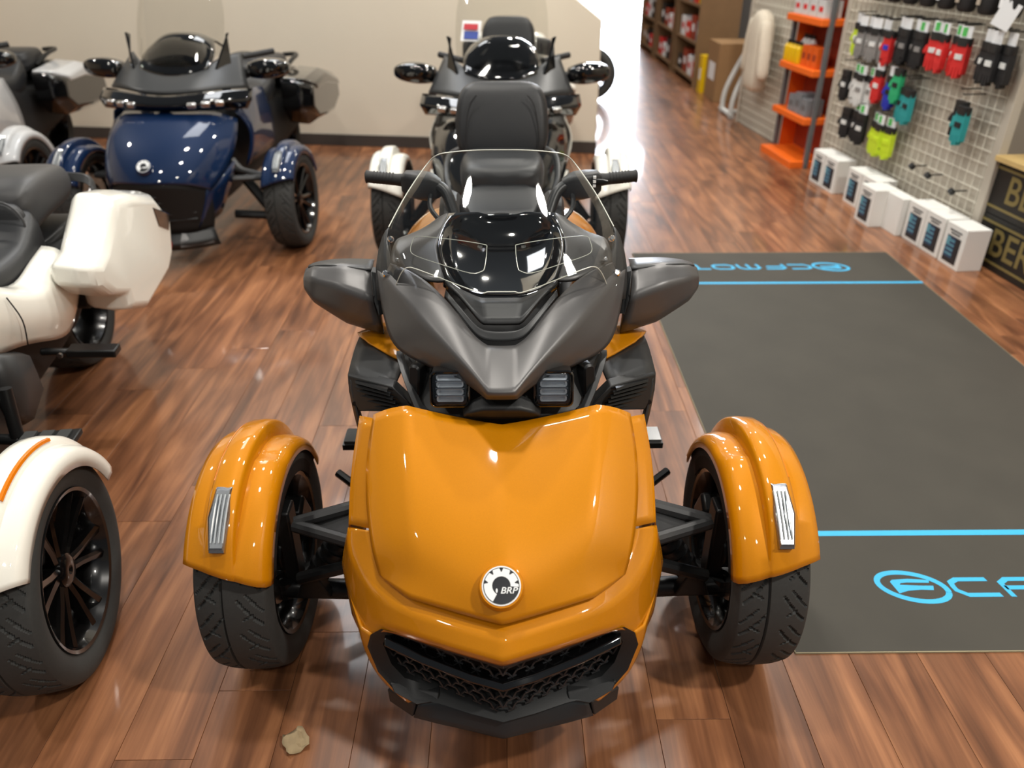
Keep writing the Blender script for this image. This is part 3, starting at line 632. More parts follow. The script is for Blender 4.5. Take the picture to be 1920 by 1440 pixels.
def front_axle(root, P_, steer=0., amber=True):
    for s in (1, -1):
        wheel(root, (s*WX, 0, WZ), s, steer); fender(root, s, P_, amber=amber)
        up = MB().tube([(s*.505, -.045, .415), (s*.30, -.02, .465)], .0165, 10).tube([(s*.505, -.05, .410), (s*.30, -.155, .432)], .0165, 10)
        ua = obj('upper_arm', up, 'grey_dark', root)
        obj('arm_web', MB().loft([[(s*.47, -.045, .410), (s*.36, -.025, .445), (s*.36, -.11, .430)], [(s*.47, -.045, .404), (s*.36, -.025, .439), (s*.36, -.11, .424)]]), 'grey_dark', ua, smooth=None)
        la = obj('lower_arm', MB().tube([(s*.575, -.03, .185), (s*.30, -.06, .205)], .026, 12).tube([(s*.57, .0, .185), (s*.30, .18, .20)], .02, 10), 'black_metal', root)
        obj('ball_joint', MB().tube([(s*.565, -.03, .165), (s*.565, -.03, .215)], .026, 12), 'black_metal', la)
        sp = obj('shock_absorber', MB().tube([(s*.478, -.04, .235), (s*.30, .0, .50)], .030, 14), 'black_void', root)
        for k in range(8):
            t = .12+k*.09; c = Vector((s*.478, -.04, .235)).lerp(Vector((s*.30, .0, .50)), t); d = (Vector((s*.30, .0, .50))-Vector((s*.478, -.04, .235))).normalized()
            obj('coil', MB().tube([c-d*.006, c+d*.006], .036, 14), 'black_metal', sp)
        obj('shock_mount', MB().prism([(-.045, -.03), (.045, -.03), (.02, .035), (-.02, .035)], (s*.478, -.055, .235), (1, 0, 0), (0, 0, 1), .035), 'black_metal', root, smooth=25, bevel=.004)
        obj('tie_rod', MB().tube([(s*.50, -.10, .285), (s*.30, -.13, .375)], .016, 10), 'black_metal', root)
        kn = obj('steering_knuckle', MB().loft([[(s*.545+dx, dy, z) for dx, dy in ((-.02, -.03), (.02, -.03), (.02, .03), (-.02, .03))] for z in (.17, .25, .33, .43)]), 'black_metal', root, smooth=25, bevel=.006)
        obj('caliper', MB().box((s*.545, .10, .33), (.05, .06, .10), (.5, 0, 0)), 'black_metal', kn, smooth=25, bevel=.01)

def emblem(root, c=None, ny=-.62, pm='orange_paint', plain=False):
    c = Vector(c) if c else Vector(D(3, 1099, .580)); c.x = -.002
    nz = math.sqrt(1-ny*ny); nrm = Vector((0, ny, nz)); up = Vector((0, nz, -ny)); rt = Vector((1, 0, 0))
    M = Matrix((( rt.x, up.x, nrm.x, c.x), (rt.y, up.y, nrm.y, c.y), (rt.z, up.z, nrm.z, c.z), (0, 0, 0, 1)))
    def disc(r, z0, z1, n=48, r1=None):
        r1 = r1 or r; return MB().loft([[(r*math.cos(2*PI*k/n), r*math.sin(2*PI*k/n), z0) for k in range(n)], [(r1*math.cos(2*PI*k/n), r1*math.sin(2*PI*k/n), z1) for k in range(n)]])
    e = obj('emblem', disc(.0455, -.016, .004, r1=.041).xf(M), pm, root, smooth=30)
    k = .0372
    obj('emblem_rim', disc(k, .003, .0055).xf(M), 'emblem_white', e, smooth=30)
    obj('emblem_field', disc(k*.925, .005, .0062).xf(M), 'emblem_black', e, smooth=30)
    # gear: outer edge with teeth from the lower left round to the right
    a0, a1 = math.radians(-4.0), math.radians(241); n = 120; ou, inn = [], []
    for i in range(n+1):
        a = a0+(a1-a0)*i/n; dg = math.degrees(a); r = .885
        if dg < 190:
            for t in (12, 53, 90, 127, 167):
                q = abs(dg-t)
                if q < 6.5: r = .70+.19*max(0, (q-2.2)/4.3)
        ou.append((r*k*math.cos(a), r*k*math.sin(a))); inn.append((.47*k*math.cos(a), .47*k*math.sin(a)))
    g = MB()
    for z0, z1 in ((.006, .0072),):
        m_ = n+1; vs_ = [(x, y, z0) for x, y in ou]+[(x, y, z0) for x, y in inn]+[(x, y, z1) for x, y in ou]+[(x, y, z1) for x, y in inn]
        fs_ = []
        for i in range(n): fs_ += [(2*m_+i, 2*m_+i+1, 3*m_+i+1, 3*m_+i), (i, i+1, 2*m_+i+1, 2*m_+i), (3*m_+i, 3*m_+i+1, m_+i+1, m_+i)]
        g.add(vs_, fs_)
    obj('emblem_gear', g.xf(M), 'emblem_white', e, smooth=None, recalc=False)
    obj('emblem_drop', disc(.0021, .006, .0072, 12).xf(M @ Matrix.Translation((-.0088, -.0090, 0)) @ Matrix.Diagonal((.9, 2.0, 1, 1))), 'emblem_white', e)
    text_obj('emblem_letters', 'BRP', .0168, 'emblem_white', e, M @ Matrix.Translation((.0135, -.0092, .0068)) @ Matrix.Diagonal((1.12, 1, 1, 1)), .25)

def soft_box(name, secs, m, root, sub=2, crease=.25):
    return obj(name, MB().loft(secs), m, root, sub=sub, crease=(lambda a, b: crease) if crease else None)
def ysec(y, cx, cz, w, h, r): return [(cx+a, y, cz+b) for a, b in rrect(w, h, r, 2)]

def rear_half(root, P_):
    # fuel-tank shoulders and middle of the body
    for s in (1, -1):
        rows = []
        for y, xi, zi, xo, zo, zl in ((.42, .10, .90, .215, .86, .60), (.62, .13, .945, .265, .90, .56), (.82, .145, .94, .305, .86, .52), (1.02, .14, .86, .30, .76, .47), (1.24, .13, .74, .275, .64, .43)):
            rows.append([(s*xi, y, zi), (s*(xi+xo)/2, y, zi+.008), (s*xo, y, zo), (s*(xo+.015), y, (zo+zl)/2), (s*(xo-.03), y, zl)])
        panel('tank_panel', rows, P_, root, mirror=False, hint=(s, -.1, .6), sub=2, cc=(2,), cw=.45, solid=.008)
        obj('knee_pad', MB().tube(smooth_path([(s*.14, .50, .93), (s*.155, .75, .965), (s*.15, .95, .90), (s*.13, 1.1, .80)], 5), .03, 10), 'black_plastic', root)
    soft_box('body_core', [ysec(-.22, 0, .42, .42, .30, .08), ysec(.1, 0, .46, .46, .46, .08), ysec(.4, 0, .52, .36, .62, .1), ysec(.9, 0, .54, .34, .62, .1), ysec(1.4, 0, .50, .30, .44, .1), ysec(1.75, 0, .52, .22, .24, .06)], 'black_void', root)
    # seats and backrest
    soft_box('rider_seat', [ysec(.92, 0, .76, .16, .12, .05), ysec(1.05, 0, .70, .30, .12, .05), ysec(1.2, 0, .68, .36, .12, .05), ysec(1.36, 0, .70, .37, .14, .05), ysec(1.48, 0, .76, .33, .16, .05)], 'vinyl', root)
    soft_box('passenger_seat', [ysec(1.46, 0, .80, .30, .15, .05), ysec(1.55, 0, .82, .33, .15, .05), ysec(1.70, 0, .82, .35, .14, .05), ysec(1.88, 0, .81, .33, .12, .05), ysec(1.93, 0, .80, .28, .10, .04)], 'vinyl', root)
    for s in (1, -1):
        obj('grab_rail', MB().tube(smooth_path([(s*.19, 1.50, .74), (s*.225, 1.62, .80), (s*.225, 1.82, .84), (s*.17, 1.98, .84)], 5), .014, 10), 'black_metal', root)
        soft_box('frame_plate', [[(s*.2+a*.5, .55+.0, .35+b) for a, b in rrect(.08, .2, .03, 2)], [(s*.22+a*.5, .95, .33+b) for a, b in rrect(.08, .16, .03, 2)], [(s*.20+a*.5, 1.3, .34+b) for a, b in rrect(.06, .12, .02, 2)]], 'black_plastic', root)
        p = obj('footpeg', MB().tube([(s*.24, .40, .33), (s*.44, .41, .335)], [.014, .017], 10).box((s*.45, .42, .342), (.05, .085, .018)), 'black_metal', root, smooth=30)
        obj('peg_rubber', MB().box((s*.45, .42, .355), (.04, .07, .008)), 'steel' if s > 0 else 'rubber', p, smooth=None)
        q = obj('footrest_bar', MB().tube(smooth_path([(s*.24, .18, .30), (s*.36, .20, .30), (s*.47, .27, .33)], 4), .012, 8), 'black_metal', root)
    wheel(root, (0, 1.71, .285), 1, detail=False, wide=1.3)
    a = obj('swing_arm', MB().box((.17, 1.35, .30), (.05, .8, .07)).box((-.17, 1.35, .30), (.05, .8, .07)), 'black_metal', root, smooth=25, bevel=.01)
    soft_box('rear_mudguard', [ysec(1.45, 0, .62, .24, .06, .02), ysec(1.75, 0, .66, .26, .05, .02), ysec(2.0, 0, .56, .25, .04, .015), ysec(2.08, 0, .42, .23, .03, .01)], 'black_plastic', root)
    ex = obj('exhaust', MB().tube([(.20, .9, .20), (.27, 1.25, .21), (.30, 1.75, .26)], [.03, .06, .055], 16), 'black_metal', root)

def backrest(root):
    secs = []
    for z, y, w, th in ((.835, 1.855, .30, .06), (.86, 1.86, .385, .085), (.95, 1.885, .40, .095), (1.05, 1.915, .385, .09), (1.105, 1.93, .33, .075), (1.125, 1.94, .22, .04)):
        secs.append([(a, y+b, z) for a, b in rrect(w, th, th*.42, 3)])
    b = obj('backrest', MB().loft(secs), 'vinyl', root, sub=2, crease=lambda p, q: .15)
    for s in (1, -1):
        obj('backrest_piping', MB().tube(smooth_path([(s*.105, 1.838, 1.085), (s*.135, 1.836, 1.04), (s*.155, 1.820, .93), (s*.150, 1.812, .86)], 5), .0028, 6), 'vinyl', b)
        obj('backrest_strut', MB().tube([(s*.08, 1.93, .93), (s*.08, 1.86, .72)], .012, 8), 'black_metal', b)

orange = empty('three_wheel_motorcycle', (-.007, 1.5, 0), label='orange three-wheel motorcycle with grey fairing, low clear windscreen and round BRP badge', cat='motorcycle', group='three-wheel motorcycles in the showroom')
front_end(orange, 'orange_paint'); front_axle(orange, 'orange_paint'); emblem(orange); rear_half(orange, 'orange_paint'); backrest(orange)
# ------------------------------------------------------------------ white machine with a side case, standing alongside
def touring_half(root, P_):
    for s in (1, -1):
        rows = []
        for y, xi, zi, xo, zo, zl in ((.35, .12, .86, .24, .80, .56), (.60, .14, .88, .27, .80, .555), (.80, .20, .74, .30, .70, .53), (.97, .22, .64, .315, .615, .455), (1.10, .22, .68, .315, .62, .41), (1.24, .22, .70, .30, .655, .46)):
            rows.append([(s*xi, y, zi), (s*(xi*.4+xo*.6), y, zi-.004), (s*xo, y, zo), (s*(xo+.018), y, (zo+zl)/2), (s*(xo-.02), y, zl)])
        panel('side_cover', rows, P_, root, mirror=False, hint=(s, -.1, .5), sub=2, cc=(2,), cw=.5, solid=.008)
        obj('cover_seam', MB().tube(smooth_path([(s*.305, .775, .70), (s*.325, .78, .62), (s*.31, .79, .53)], 4), .0022, 6), 'black_void', root)
    soft_box('body_core', [ysec(-.22, 0, .42, .42, .30, .08), ysec(.1, 0, .46, .46, .46, .08), ysec(.4, 0, .52, .40, .62, .1), ysec(.9, 0, .44, .44, .40, .1), ysec(1.4, 0, .46, .44, .36, .1), ysec(1.8, 0, .52, .30, .24, .06)], 'black_void', root)
    soft_box('rider_seat', [ysec(.70, 0, .74, .22, .14, .05), ysec(.85, 0, .68, .36, .14, .05), ysec(1.0, 0, .65, .42, .14, .05), ysec(1.16, 0, .655, .44, .16, .05), ysec(1.27, 0, .69, .43, .22, .06), ysec(1.34, 0, .72, .40, .24, .06)], 'vinyl', root)
    lum = [[(a, 1.255+b*.5+(zz-.68)*.25, zz+b*0) for a, b in rrect(w_, .10, .045, 3)] for zz, w_ in ((.70, .30), (.74, .36), (.80, .36), (.845, .30))]
    lo = soft_box('lumbar_pad', lum, 'vinyl', root)
    obj('pad_piping', MB().tube(smooth_path([(-.17, 1.235, .72), (-.185, 1.245, .79), (-.13, 1.262, .85), (0, 1.268, .862), (.13, 1.262, .85), (.185, 1.245, .79), (.17, 1.235, .72)], 5), .004, 6), 'vinyl_grey_lit', lo)
    soft_box('passenger_seat', [ysec(1.30, 0, .78, .36, .18, .05), ysec(1.40, 0, .82, .40, .18, .05), ysec(1.56, 0, .815, .38, .17, .05), ysec(1.72, 0, .80, .34, .15, .05), ysec(1.80, 0, .79, .28, .12, .05)], 'vinyl_grey_lit', root)  # black seat too; the light on its top is put into the grey
    for s in (1, -1):
        pts = smooth_path([(s*.235, 1.40, .60), (s*.24, 1.52, .635), (s*.24, 1.66, .675), (s*.235, 1.76, .74), (s*.21, 1.78, .79), (s*.12, 1.80, .80)], 5)
        obj('grab_rail', MB().loft([[p+Vector((0, a, b)) for a, b in ((-.022, -.012), (.006, -.016), (.022, .012), (-.004, .018))] for p in pts]), 'grey_dark', root, smooth=30, bevel=.003)
        ol = [(1.03, .625), (1.035, .69), (1.14, .703), (1.30, .80), (1.37, .845), (1.52, .815), (1.78, .735), (1.90, .62), (1.93, .585), (1.86, .45), (1.76, .40), (1.40, .372), (1.24, .44), (1.235, .505), (1.10, .56)]
        cy, cz = 1.55, .60
        def sc(k, dz=0.): return [(cy+(y-cy)*k, cz+(z-cz)*k+dz) for y, z in ol]
        secs = [[(s*x, y, z) for y, z in sc(k, dz)] for x, k, dz in ((.30, .90, .0), (.33, .98, .008), (.40, 1.0, .0), (.445, .96, -.010), (.465, .86, -.02))]
        bg = obj('side_case', MB().loft(secs), P_, root, smooth=28, bevel=.012, bseg=3)
        obj('case_crease', MB().loft([[(s*x, y, z) for y, z in q] for x, q in ((.46, ((1.70, .70), (1.90, .60), (1.84, .54), (1.72, .60))), (.468, ((1.71, .68), (1.88, .60), (1.83, .55), (1.73, .60))))]), 'black_gloss', bg, smooth=25)
        obj('case_reflector', MB().loft([[(s*x, y, z) for y, z in ((1.80, .455), (1.87, .50), (1.885, .47), (1.83, .43))] for x in (.40, .452)]), 'red_lens', bg, smooth=25, bevel=.003)
        obj('case_stay', MB().box((s*.25, 1.40, .50), (.10, .20, .16)), 'black_plastic', root, smooth=25, bevel=.015)
        p = obj('footpeg', MB().tube([(s*.24, .52, .36), (s*.36, .50, .36)], [.016, .018], 10).box((s*.44, .495, .36), (.17, .07, .018), (0, -.04, 0)), 'black_metal', root, smooth=30, bevel=.004)
        for k in range(3): obj('peg_pad', MB().box((s*(.385+k*.05), .495, .3725), (.035, .05, .008)), 'rubber', p, smooth=None)
        obj('peg_hanger', MB().tube([(s*.35, .53, .52), (s*.35, .505, .37)], .019, 12), 'black_metal', root)
        q = obj('passenger_peg', MB().tube([(s*.27, .92, .44), (s*.36, .93, .43)], [.014, .014], 8).box((s*.43, .94, .425), (.16, .06, .028), (0, .05, 0)), 'black_metal', root, smooth=30, bevel=.006)
        obj('peg_bolt', MB().tube([(s*.345, .89, .44), (s*.345, .88, .44)], .009, 8), 'steel', q)
        soft_box('foot_shield', [[(s*x, y, z) for y, z in q_] for x, q_ in ((.27, ((.60, .60), (.78, .52), (.80, .36), (.66, .30), (.58, .42))), (.325, ((.62, .58), (.76, .51), (.77, .38), (.66, .33), (.60, .43))))], 'grey_dark', root, sub=1, crease=.6)
        soft_box('engine_cover', [[(s*x, y, z) for y, z in q_] for x, q_ in ((.20, ((.25, .56), (.62, .54), (.66, .25), (.35, .2), (.22, .34))), (.30, ((.30, .52), (.56, .50), (.58, .30), (.38, .26), (.28, .36))))], 'black_metal', root, sub=1, crease=.6)
    wheel(root, (0, 1.71, .285), 1, detail=False, wide=1.3)
    soft_box('rear_mudguard', [ysec(1.40, 0, .60, .30, .10, .03), ysec(1.75, 0, .64, .32, .08, .03), ysec(2.0, 0, .52, .30, .06, .02), ysec(2.06, 0, .34, .27, .04, .015)], 'black_plastic', root)
white_f = empty('three_wheel_motorcycle', (-1.745, 1.37, 0), math.radians(5.5), label='white three-wheel motorcycle with black seat and white side case beside the orange one', cat='motorcycle', group='three-wheel motorcycles in the showroom')
front_end(white_f, 'white_paint'); front_axle(white_f, 'white_paint', .06, .0065); touring_half(white_f, 'white_paint')

# ------------------------------------------------------------------ full-dress touring three-wheelers at the wall
def finish_tail(root):
    wheel(root, (0, 1.71, .285), 1, detail=False, wide=1.3)
    for s in (1, -1): obj('grab_rail', MB().tube(smooth_path([(s*.22, 1.40, .80), (s*.25, 1.55, .86), (s*.22, 1.78, .87), (s*.10, 1.84, .86)], 5), .016, 8), 'black_metal', root)
    soft_box('tail_deck', [ysec(1.60, 0, .74, .40, .16, .05), ysec(1.85, 0, .72, .42, .14, .05), ysec(2.05, 0, .68, .36, .10, .04)], 'black_gloss', root)
    soft_box('rear_valance', [ysec(1.85, 0, .58, .50, .22, .06), ysec(2.05, 0, .56, .52, .22, .06), ysec(2.14, 0, .52, .42, .14, .05)], 'black_plastic', root)
def touring(root, P_, lidm, hoodm=None, screen=True, trunk=True):
    hoodm = hoodm or P_
    for s in (1, -1):
        wheel(root, (s*.625, 0, WZ), s); fender(root, s, P_, cx=.625, amber=False)
        ar = obj('upper_arm', MB().tube([(s*.53, -.03, .42), (s*.28, -.02, .47)], .018, 8).tube([(s*.53, -.03, .42), (s*.28, -.16, .44)], .018, 8), 'grey_dark', root)
        obj('lower_arm', MB().tube([(s*.58, -.03, .185), (s*.28, -.05, .20)], .026, 8).tube([(s*.5, -.03, .22), (s*.28, .02, .5)], .032, 8), 'black_metal', root)
    panel('hood', [[(0, -.08, .795), (.15, -.08, .80), (.27, -.03, .79), (.36, .03, .74)], [(0, -.25, .745), (.17, -.24, .745), (.30, -.18, .72), (.385, -.08, .64)], [(0, -.40, .655), (.16, -.385, .65), (.28, -.32, .615), (.36, -.22, .53)], [(0, -.48, .555), (.14, -.46, .55), (.25, -.40, .525), (.32, -.31, .46)], [(0, -.505, .50), (.12, -.485, .50), (.22, -.43, .48), (.29, -.345, .43)]], hoodm, root, cc=(2,), cw=.35, solid=.01)
    emblem(root, (0, -.462, .585), -.7, P_)
    gr = panel('grille', [[(0, -.50, .50), (.12, -.48, .50), (.21, -.425, .48), (.28, -.34, .43)], [(0, -.47, .36), (.12, -.45, .36), (.22, -.39, .34), (.28, -.32, .31)], [(0, -.44, .20), (.12, -.42, .20), (.20, -.37, .20), (.25, -.31, .20)]], 'black_void', root, hint=(0, -1, 0), solid=.02)
    for k in range(5): obj('grille_slat', MB().tube([(-.20, -.39, .28+k*.035), (0, -.475+k*-.003, .28+k*.035), (.20, -.39, .28+k*.035)], .006, 6), 'black_metal', gr)
    for s in (1, -1):
        panel('nose_blade', [[(s*x, y, z) for x, y, z in r] for r in ([(.27, -.36, .44), (.33, -.30, .47), (.38, -.16, .54)], [(.25, -.37, .34), (.30, -.30, .36), (.34, -.18, .40)], [(.19, -.38, .22), (.235, -.32, .23), (.27, -.22, .26)])], P_, root, mirror=False, hint=(s, -1, 0), sub=1, solid=.02)
        obj('lip_wedge', MB().loft([[(s*a, y, z) for a, y, z in ((.10, -.46, .17), (.25, -.36, .17), (.25, -.30, .20), (.10, -.40, .22))], [(s*a, y, z) for a, y, z in ((.10, -.47, .13), (.26, -.37, .13), (.26, -.30, .13), (.10, -.38, .13))]]), 'grey_satin', root, smooth=25, bevel=.006)
    panel('chin', [[(0, -.43, .21), (.15, -.40, .21), (.25, -.32, .21)], [(0, -.50, .15), (.16, -.455, .15), (.28, -.35, .15)], [(0, -.47, .11), (.16, -.42, .11), (.28, -.33, .11)]], 'black_plastic', root, hint=(0, -1, 0), cr=(1,), solid=.01)
    # lamp band and upper fairing
    bd = panel('lamp_band', [[(0, -.09, .79), (.17, -.09, .80), (.31, -.03, .80), (.42, .06, .79)], [(0, -.14, .83), (.18, -.13, .845), (.33, -.06, .85), (.45, .07, .84)], [(0, -.08, .875), (.18, -.06, .895), (.33, .02, .905), (.44, .13, .89)]], 'black_gloss', root, hint=(0, -1, .6), cr=(1,), cw=.6, solid=.012)
    for s in (1, -1):
        for k in range(3):
            obj('led_lamp', MB().box((s*(.17+k*.07), -.115+k*.025, .835+k*.003), (.05, .03, .03), (.3, 0, s*.3)), 'steel', bd, smooth=25, bevel=.006)
    panel('fairing', [[(0, -.06, .885), (.16, -.04, .90), (.30, .04, .905), (.41, .16, .89)], [(0, .03, .935), (.15, .05, .95), (.27, .13, .985), (.36, .25, .99)], [(0, .10, .965), (.14, .12, .985), (.25, .22, 1.05), (.33, .35, 1.06)]], 'grey_dark', root, hint=(0, -.6, 1), cc=(1,), cw=.5, solid=.012)
    panel('dash_cowl', [[(0, .08, .96), (.12, .09, .965), (.20, .13, 1.0)], [(0, .15, 1.06), (.13, .17, 1.06), (.22, .23, 1.06)], [(0, .25, 1.155), (.12, .26, 1.15), (.19, .31, 1.10)], [(0, .34, 1.18), (.10, .35, 1.175), (.16, .39, 1.13)], [(0, .48, 1.13), (.11, .48, 1.12), (.20, .48, 1.06)]], 'black_gloss', root, hint=(0, -.6, 1), cw=.4, solid=.012)
    for s in (1, -1):
        obj('wind_deflector', MB().loft([[(s*(x+dx), y, z) for x, y, z in ((.24, .14, .99), (.30, .22, .99), (.285, .27, 1.16), (.30, .26, 1.17))] for dx in (-.006, .006)]), 'black_gloss', root, smooth=25)
        secs = [[(s*x, y+a, z+b) for a, b in rrect(d_, h_, .3*h_, 2)] for x, y, z, d_, h_ in ((.37, .30, .965, .10, .085), (.47, .29, .975, .13, .12), (.57, .30, .98, .11, .10), (.62, .31, .98, .06, .05))]
        mi = soft_box('mirror', secs, 'black_gloss', root)
        obj('mirror_arm', MB().tube([(s*.40, .31, .96), (s*.28, .30, .93)], .03, 8), 'black_plastic', mi)
        panel('side_fairing', [[(s*x, y, z) for x, y, z in r] for r in ([(.36, .03, .78), (.33, .4, .86), (.28, .75, .80)], [(.43, .10, .66), (.38, .45, .68), (.31, .8, .62)], [(.36, .06, .46), (.34, .45, .45), (.28, .85, .42)])], P_, root, mirror=False, hint=(s, 0, .2), solid=.01)
        obj('grip', MB().tube([(s*.24, .60, 1.0), (s*.40, .72, 1.02)], .018, 10), 'grip_rubber', root)
        obj('footboard', MB().box((s*.36, .60, .30), (.14, .34, .02)), 'black_metal', root, smooth=25, bevel=.005)
        cs = [[(s*x, y, z) for y, z in q] for x, q in ((.25, ((1.20, .78), (1.62, .80), (2.02, .72), (2.06, .50), (1.80, .42), (1.30, .46), (1.18, .58))), (.40, ((1.16, .76), (1.62, .79), (2.05, .70), (2.08, .52), (1.82, .42), (1.28, .45), (1.14, .58))), (.475, ((1.24, .72), (1.62, .75), (1.96, .67), (1.98, .54), (1.78, .47), (1.34, .50), (1.22, .58))))]
        sd = obj('side_case', MB().loft(cs), 'black_gloss', root, smooth=28, bevel=.02, bseg=3)
        lid = [[(s*x, y, z) for y, z in q] for x, q in ((.27, ((1.18, .79), (1.60, .815), (2.02, .735), (2.05, .66), (1.60, .72), (1.22, .71))), (.42, ((1.20, .775), (1.60, .80), (2.02, .71), (2.06, .63), (1.60, .70), (1.24, .70))), (.485, ((1.30, .73), (1.60, .76), (1.94, .67), (1.98, .62), (1.60, .69), (1.34, .69))))]
        obj('case_lid', MB().loft(lid), lidm, sd, smooth=28, bevel=.015, bseg=3)
    if screen:
        sc_ = panel('windshield', [[(0, .10, 1.03), (.10, .11, 1.03), (.20, .17, 1.04), (.25, .25, 1.06)], [(0, .20, 1.20), (.11, .21, 1.20), (.21, .26, 1.20), (.265, .33, 1.19)], [(0, .30, 1.38), (.11, .31, 1.38), (.20, .35, 1.37), (.25, .40, 1.35)], [(0, .37, 1.52), (.10, .38, 1.515), (.17, .41, 1.49), (.20, .44, 1.46)]], 'tall_screen', root, solid=0, hint=(0, -1, .3))
    soft_box('body_core', [ysec(-.33, 0, .38, .40, .28, .08), ysec(.0, 0, .50, .52, .52, .1), ysec(.35, 0, .58, .50, .66, .1), ysec(.7, 0, .52, .44, .56, .1), ysec(1.3, 0, .46, .42, .40, .1), ysec(1.9, 0, .50, .40, .30, .08)], 'black_void', root)
    soft_box('rider_seat', [ysec(.72, 0, .78, .20, .14, .05), ysec(.90, 0, .70, .36, .14, .05), ysec(1.08, 0, .69, .42, .15, .05), ysec(1.22, 0, .76, .42, .20, .06), ysec(1.30, 0, .80, .38, .20, .06)], 'vinyl', root)
    soft_box('passenger_seat', [ysec(1.28, 0, .82, .40, .16, .05), ysec(1.40, 0, .84, .44, .15, .05), ysec(1.58, 0, .84, .42, .14, .05), ysec(1.66, 0, .84, .34, .12, .05)], 'vinyl', root)
    if not trunk: return finish_tail(root)
    secs = [[(a, y+b, z) for a, b in rrect(w_, .10, .045, 3)] for z, y, w_ in ((.90, 1.62, .34), (.96, 1.63, .40), (1.08, 1.66, .38), (1.16, 1.68, .28))]
    br_ = soft_box('backrest', secs, 'vinyl', root)
    tk = soft_box('trunk', [ysec(1.62, 0, .88, .40, .22, .07), ysec(1.72, 0, .90, .58, .30, .09), ysec(2.0, 0, .89, .60, .30, .09), ysec(2.22, 0, .86, .44, .24, .08)], P_ if P_ != 'blue_paint' else 'black_gloss', root)
    for s in (1, -1): obj('arm_speaker', MB().loft([[(s*x, y+a, z+b) for a, b in rrect(.10, .11, .03, 2)] for x, y, z in ((.20, 1.56, .98), (.29, 1.60, .96), (.33, 1.66, .93))]), 'black_plastic', tk, smooth=30)
    finish_tail(root)
blue = empty('three_wheel_motorcycle', (-1.90, 4.62, 0), math.radians(-3), label='dark blue three-wheel touring motorcycle with black fairing in front of the beige wall', cat='motorcycle', group='three-wheel motorcycles in the showroom')
touring(blue, 'blue_paint', 'black_gloss', trunk=False)
white_t = empty('three_wheel_motorcycle', (-.02, 4.40, 0), math.radians(-2), label='white three-wheel touring motorcycle parked behind the orange one, with tall clear windscreen', cat='motorcycle', group='three-wheel motorcycles in the showroom')
touring(white_t, 'white_paint', 'white_paint', 'black_gloss')
mat('sticker_red', (190, 50, 60), .6); mat('sticker_blue', (60, 80, 160), .6)
stk = obj('screen_sticker', MB().box((-.165, .232, 1.20), (.11, .003, .11), (-.45, 0, -.25)), 'emblem_white', white_t, smooth=None)
obj('sticker_print', MB().box((-.165, .227, 1.222), (.08, .003, .03), (-.45, 0, -.25)), 'sticker_red', stk, smooth=None); obj('sticker_print', MB().box((-.165, .216, 1.18), (.08, .003, .04), (-.45, 0, -.25)), 'sticker_blue', stk, smooth=None)
silver = empty('three_wheel_motorcycle', (-3.70, 4.95, 0), math.radians(4), label='silver three-wheel touring motorcycle with black seat beside the dark blue one', cat='motorcycle', group='three-wheel motorcycles in the showroom')
touring(silver, 'silver_paint', 'silver_paint', trunk=False)
# ------------------------------------------------------------------ floor mat
mt = empty('floor_mat', (1.535, 2.893, 0), label='long dark grey floor mat with blue stripes and blue CFMOTO lettering', cat='mat')
obj('mat_sheet', MB().box((0, 0, .0025), (1.532, 2.985, .004)), 'mat_rubber', mt, smooth=None, bevel=.001)
obj('mat_border', MB().box((0, -1.4925, .0022), (1.534, .004, .0044)).box((0, 1.4925, .0022), (1.534, .004, .0044)).box((-.766, 0, .0022), (.003, 2.985, .0044)).box((.766, 0, .0022), (.003, 2.985, .0044)), 'mat_edge', mt, smooth=None)
def flat(name, polys, M, z0=.0044, t=.0005):
    mb = MB()
    for p in polys:
        q = [M @ Vector((x, y, 0)) for x, y in p]; k = len(q)
        mb.add([(v.x, v.y, z0) for v in q]+[(v.x, v.y, z0+t) for v in q], [tuple(range(k, 2*k))]+[(i, (i+1) % k, k+(i+1) % k, k+i) for i in range(k)])
    return obj(name, mb, 'mat_blue', mt, smooth=None)
def stroke(pts, w):
    """a flat ribbon along a polyline, as quads"""
    pts = [Vector((x, y, 0)) for x, y in pts]; n = len(pts); a, b = [], []
    for i, p in enumerate(pts):
        t0 = (p-pts[i-1]).normalized() if i else (pts[1]-p).normalized(); t1 = (pts[i+1]-p).normalized() if i < n-1 else t0
        n0, n1 = Vector((-t0.y, t0.x, 0)), Vector((-t1.y, t1.x, 0)); m_ = (n0+n1).normalized(); k = w/2/max(.5, m_.dot(n0))
        a.append(p+m_*k); b.append(p-m_*k)
    return [[(b[i].x, b[i].y), (b[i+1].x, b[i+1].y), (a[i+1].x, a[i+1].y), (a[i].x, a[i].y)] for i in range(n-1)]
LET = {'C': [[(.125, .07), (.035, .07), (.012, .058), (.008, .04), (.008, .027), (.03, .008), (.125, .008)]],
       'F': [[(.125, .07), (.035, .07), (.010, .055), (.008, 0)], [(.010, .036), (.11, .036)]],
       'M': [[(.008, 0), (.008, .055), (.03, .07), (.10, .07), (.122, .055), (.122, 0)], [(.065, .066), (.065, 0)]],
       'O': [[(.065, .07), (.032, .07), (.010, .055), (.010, .022), (.032, .008), (.098, .008), (.120, .022), (.120, .055), (.098, .07), (.065, .07)]],
       'T': [[(0, .07), (.13, .07)], [(.065, .066), (.065, 0)]]}
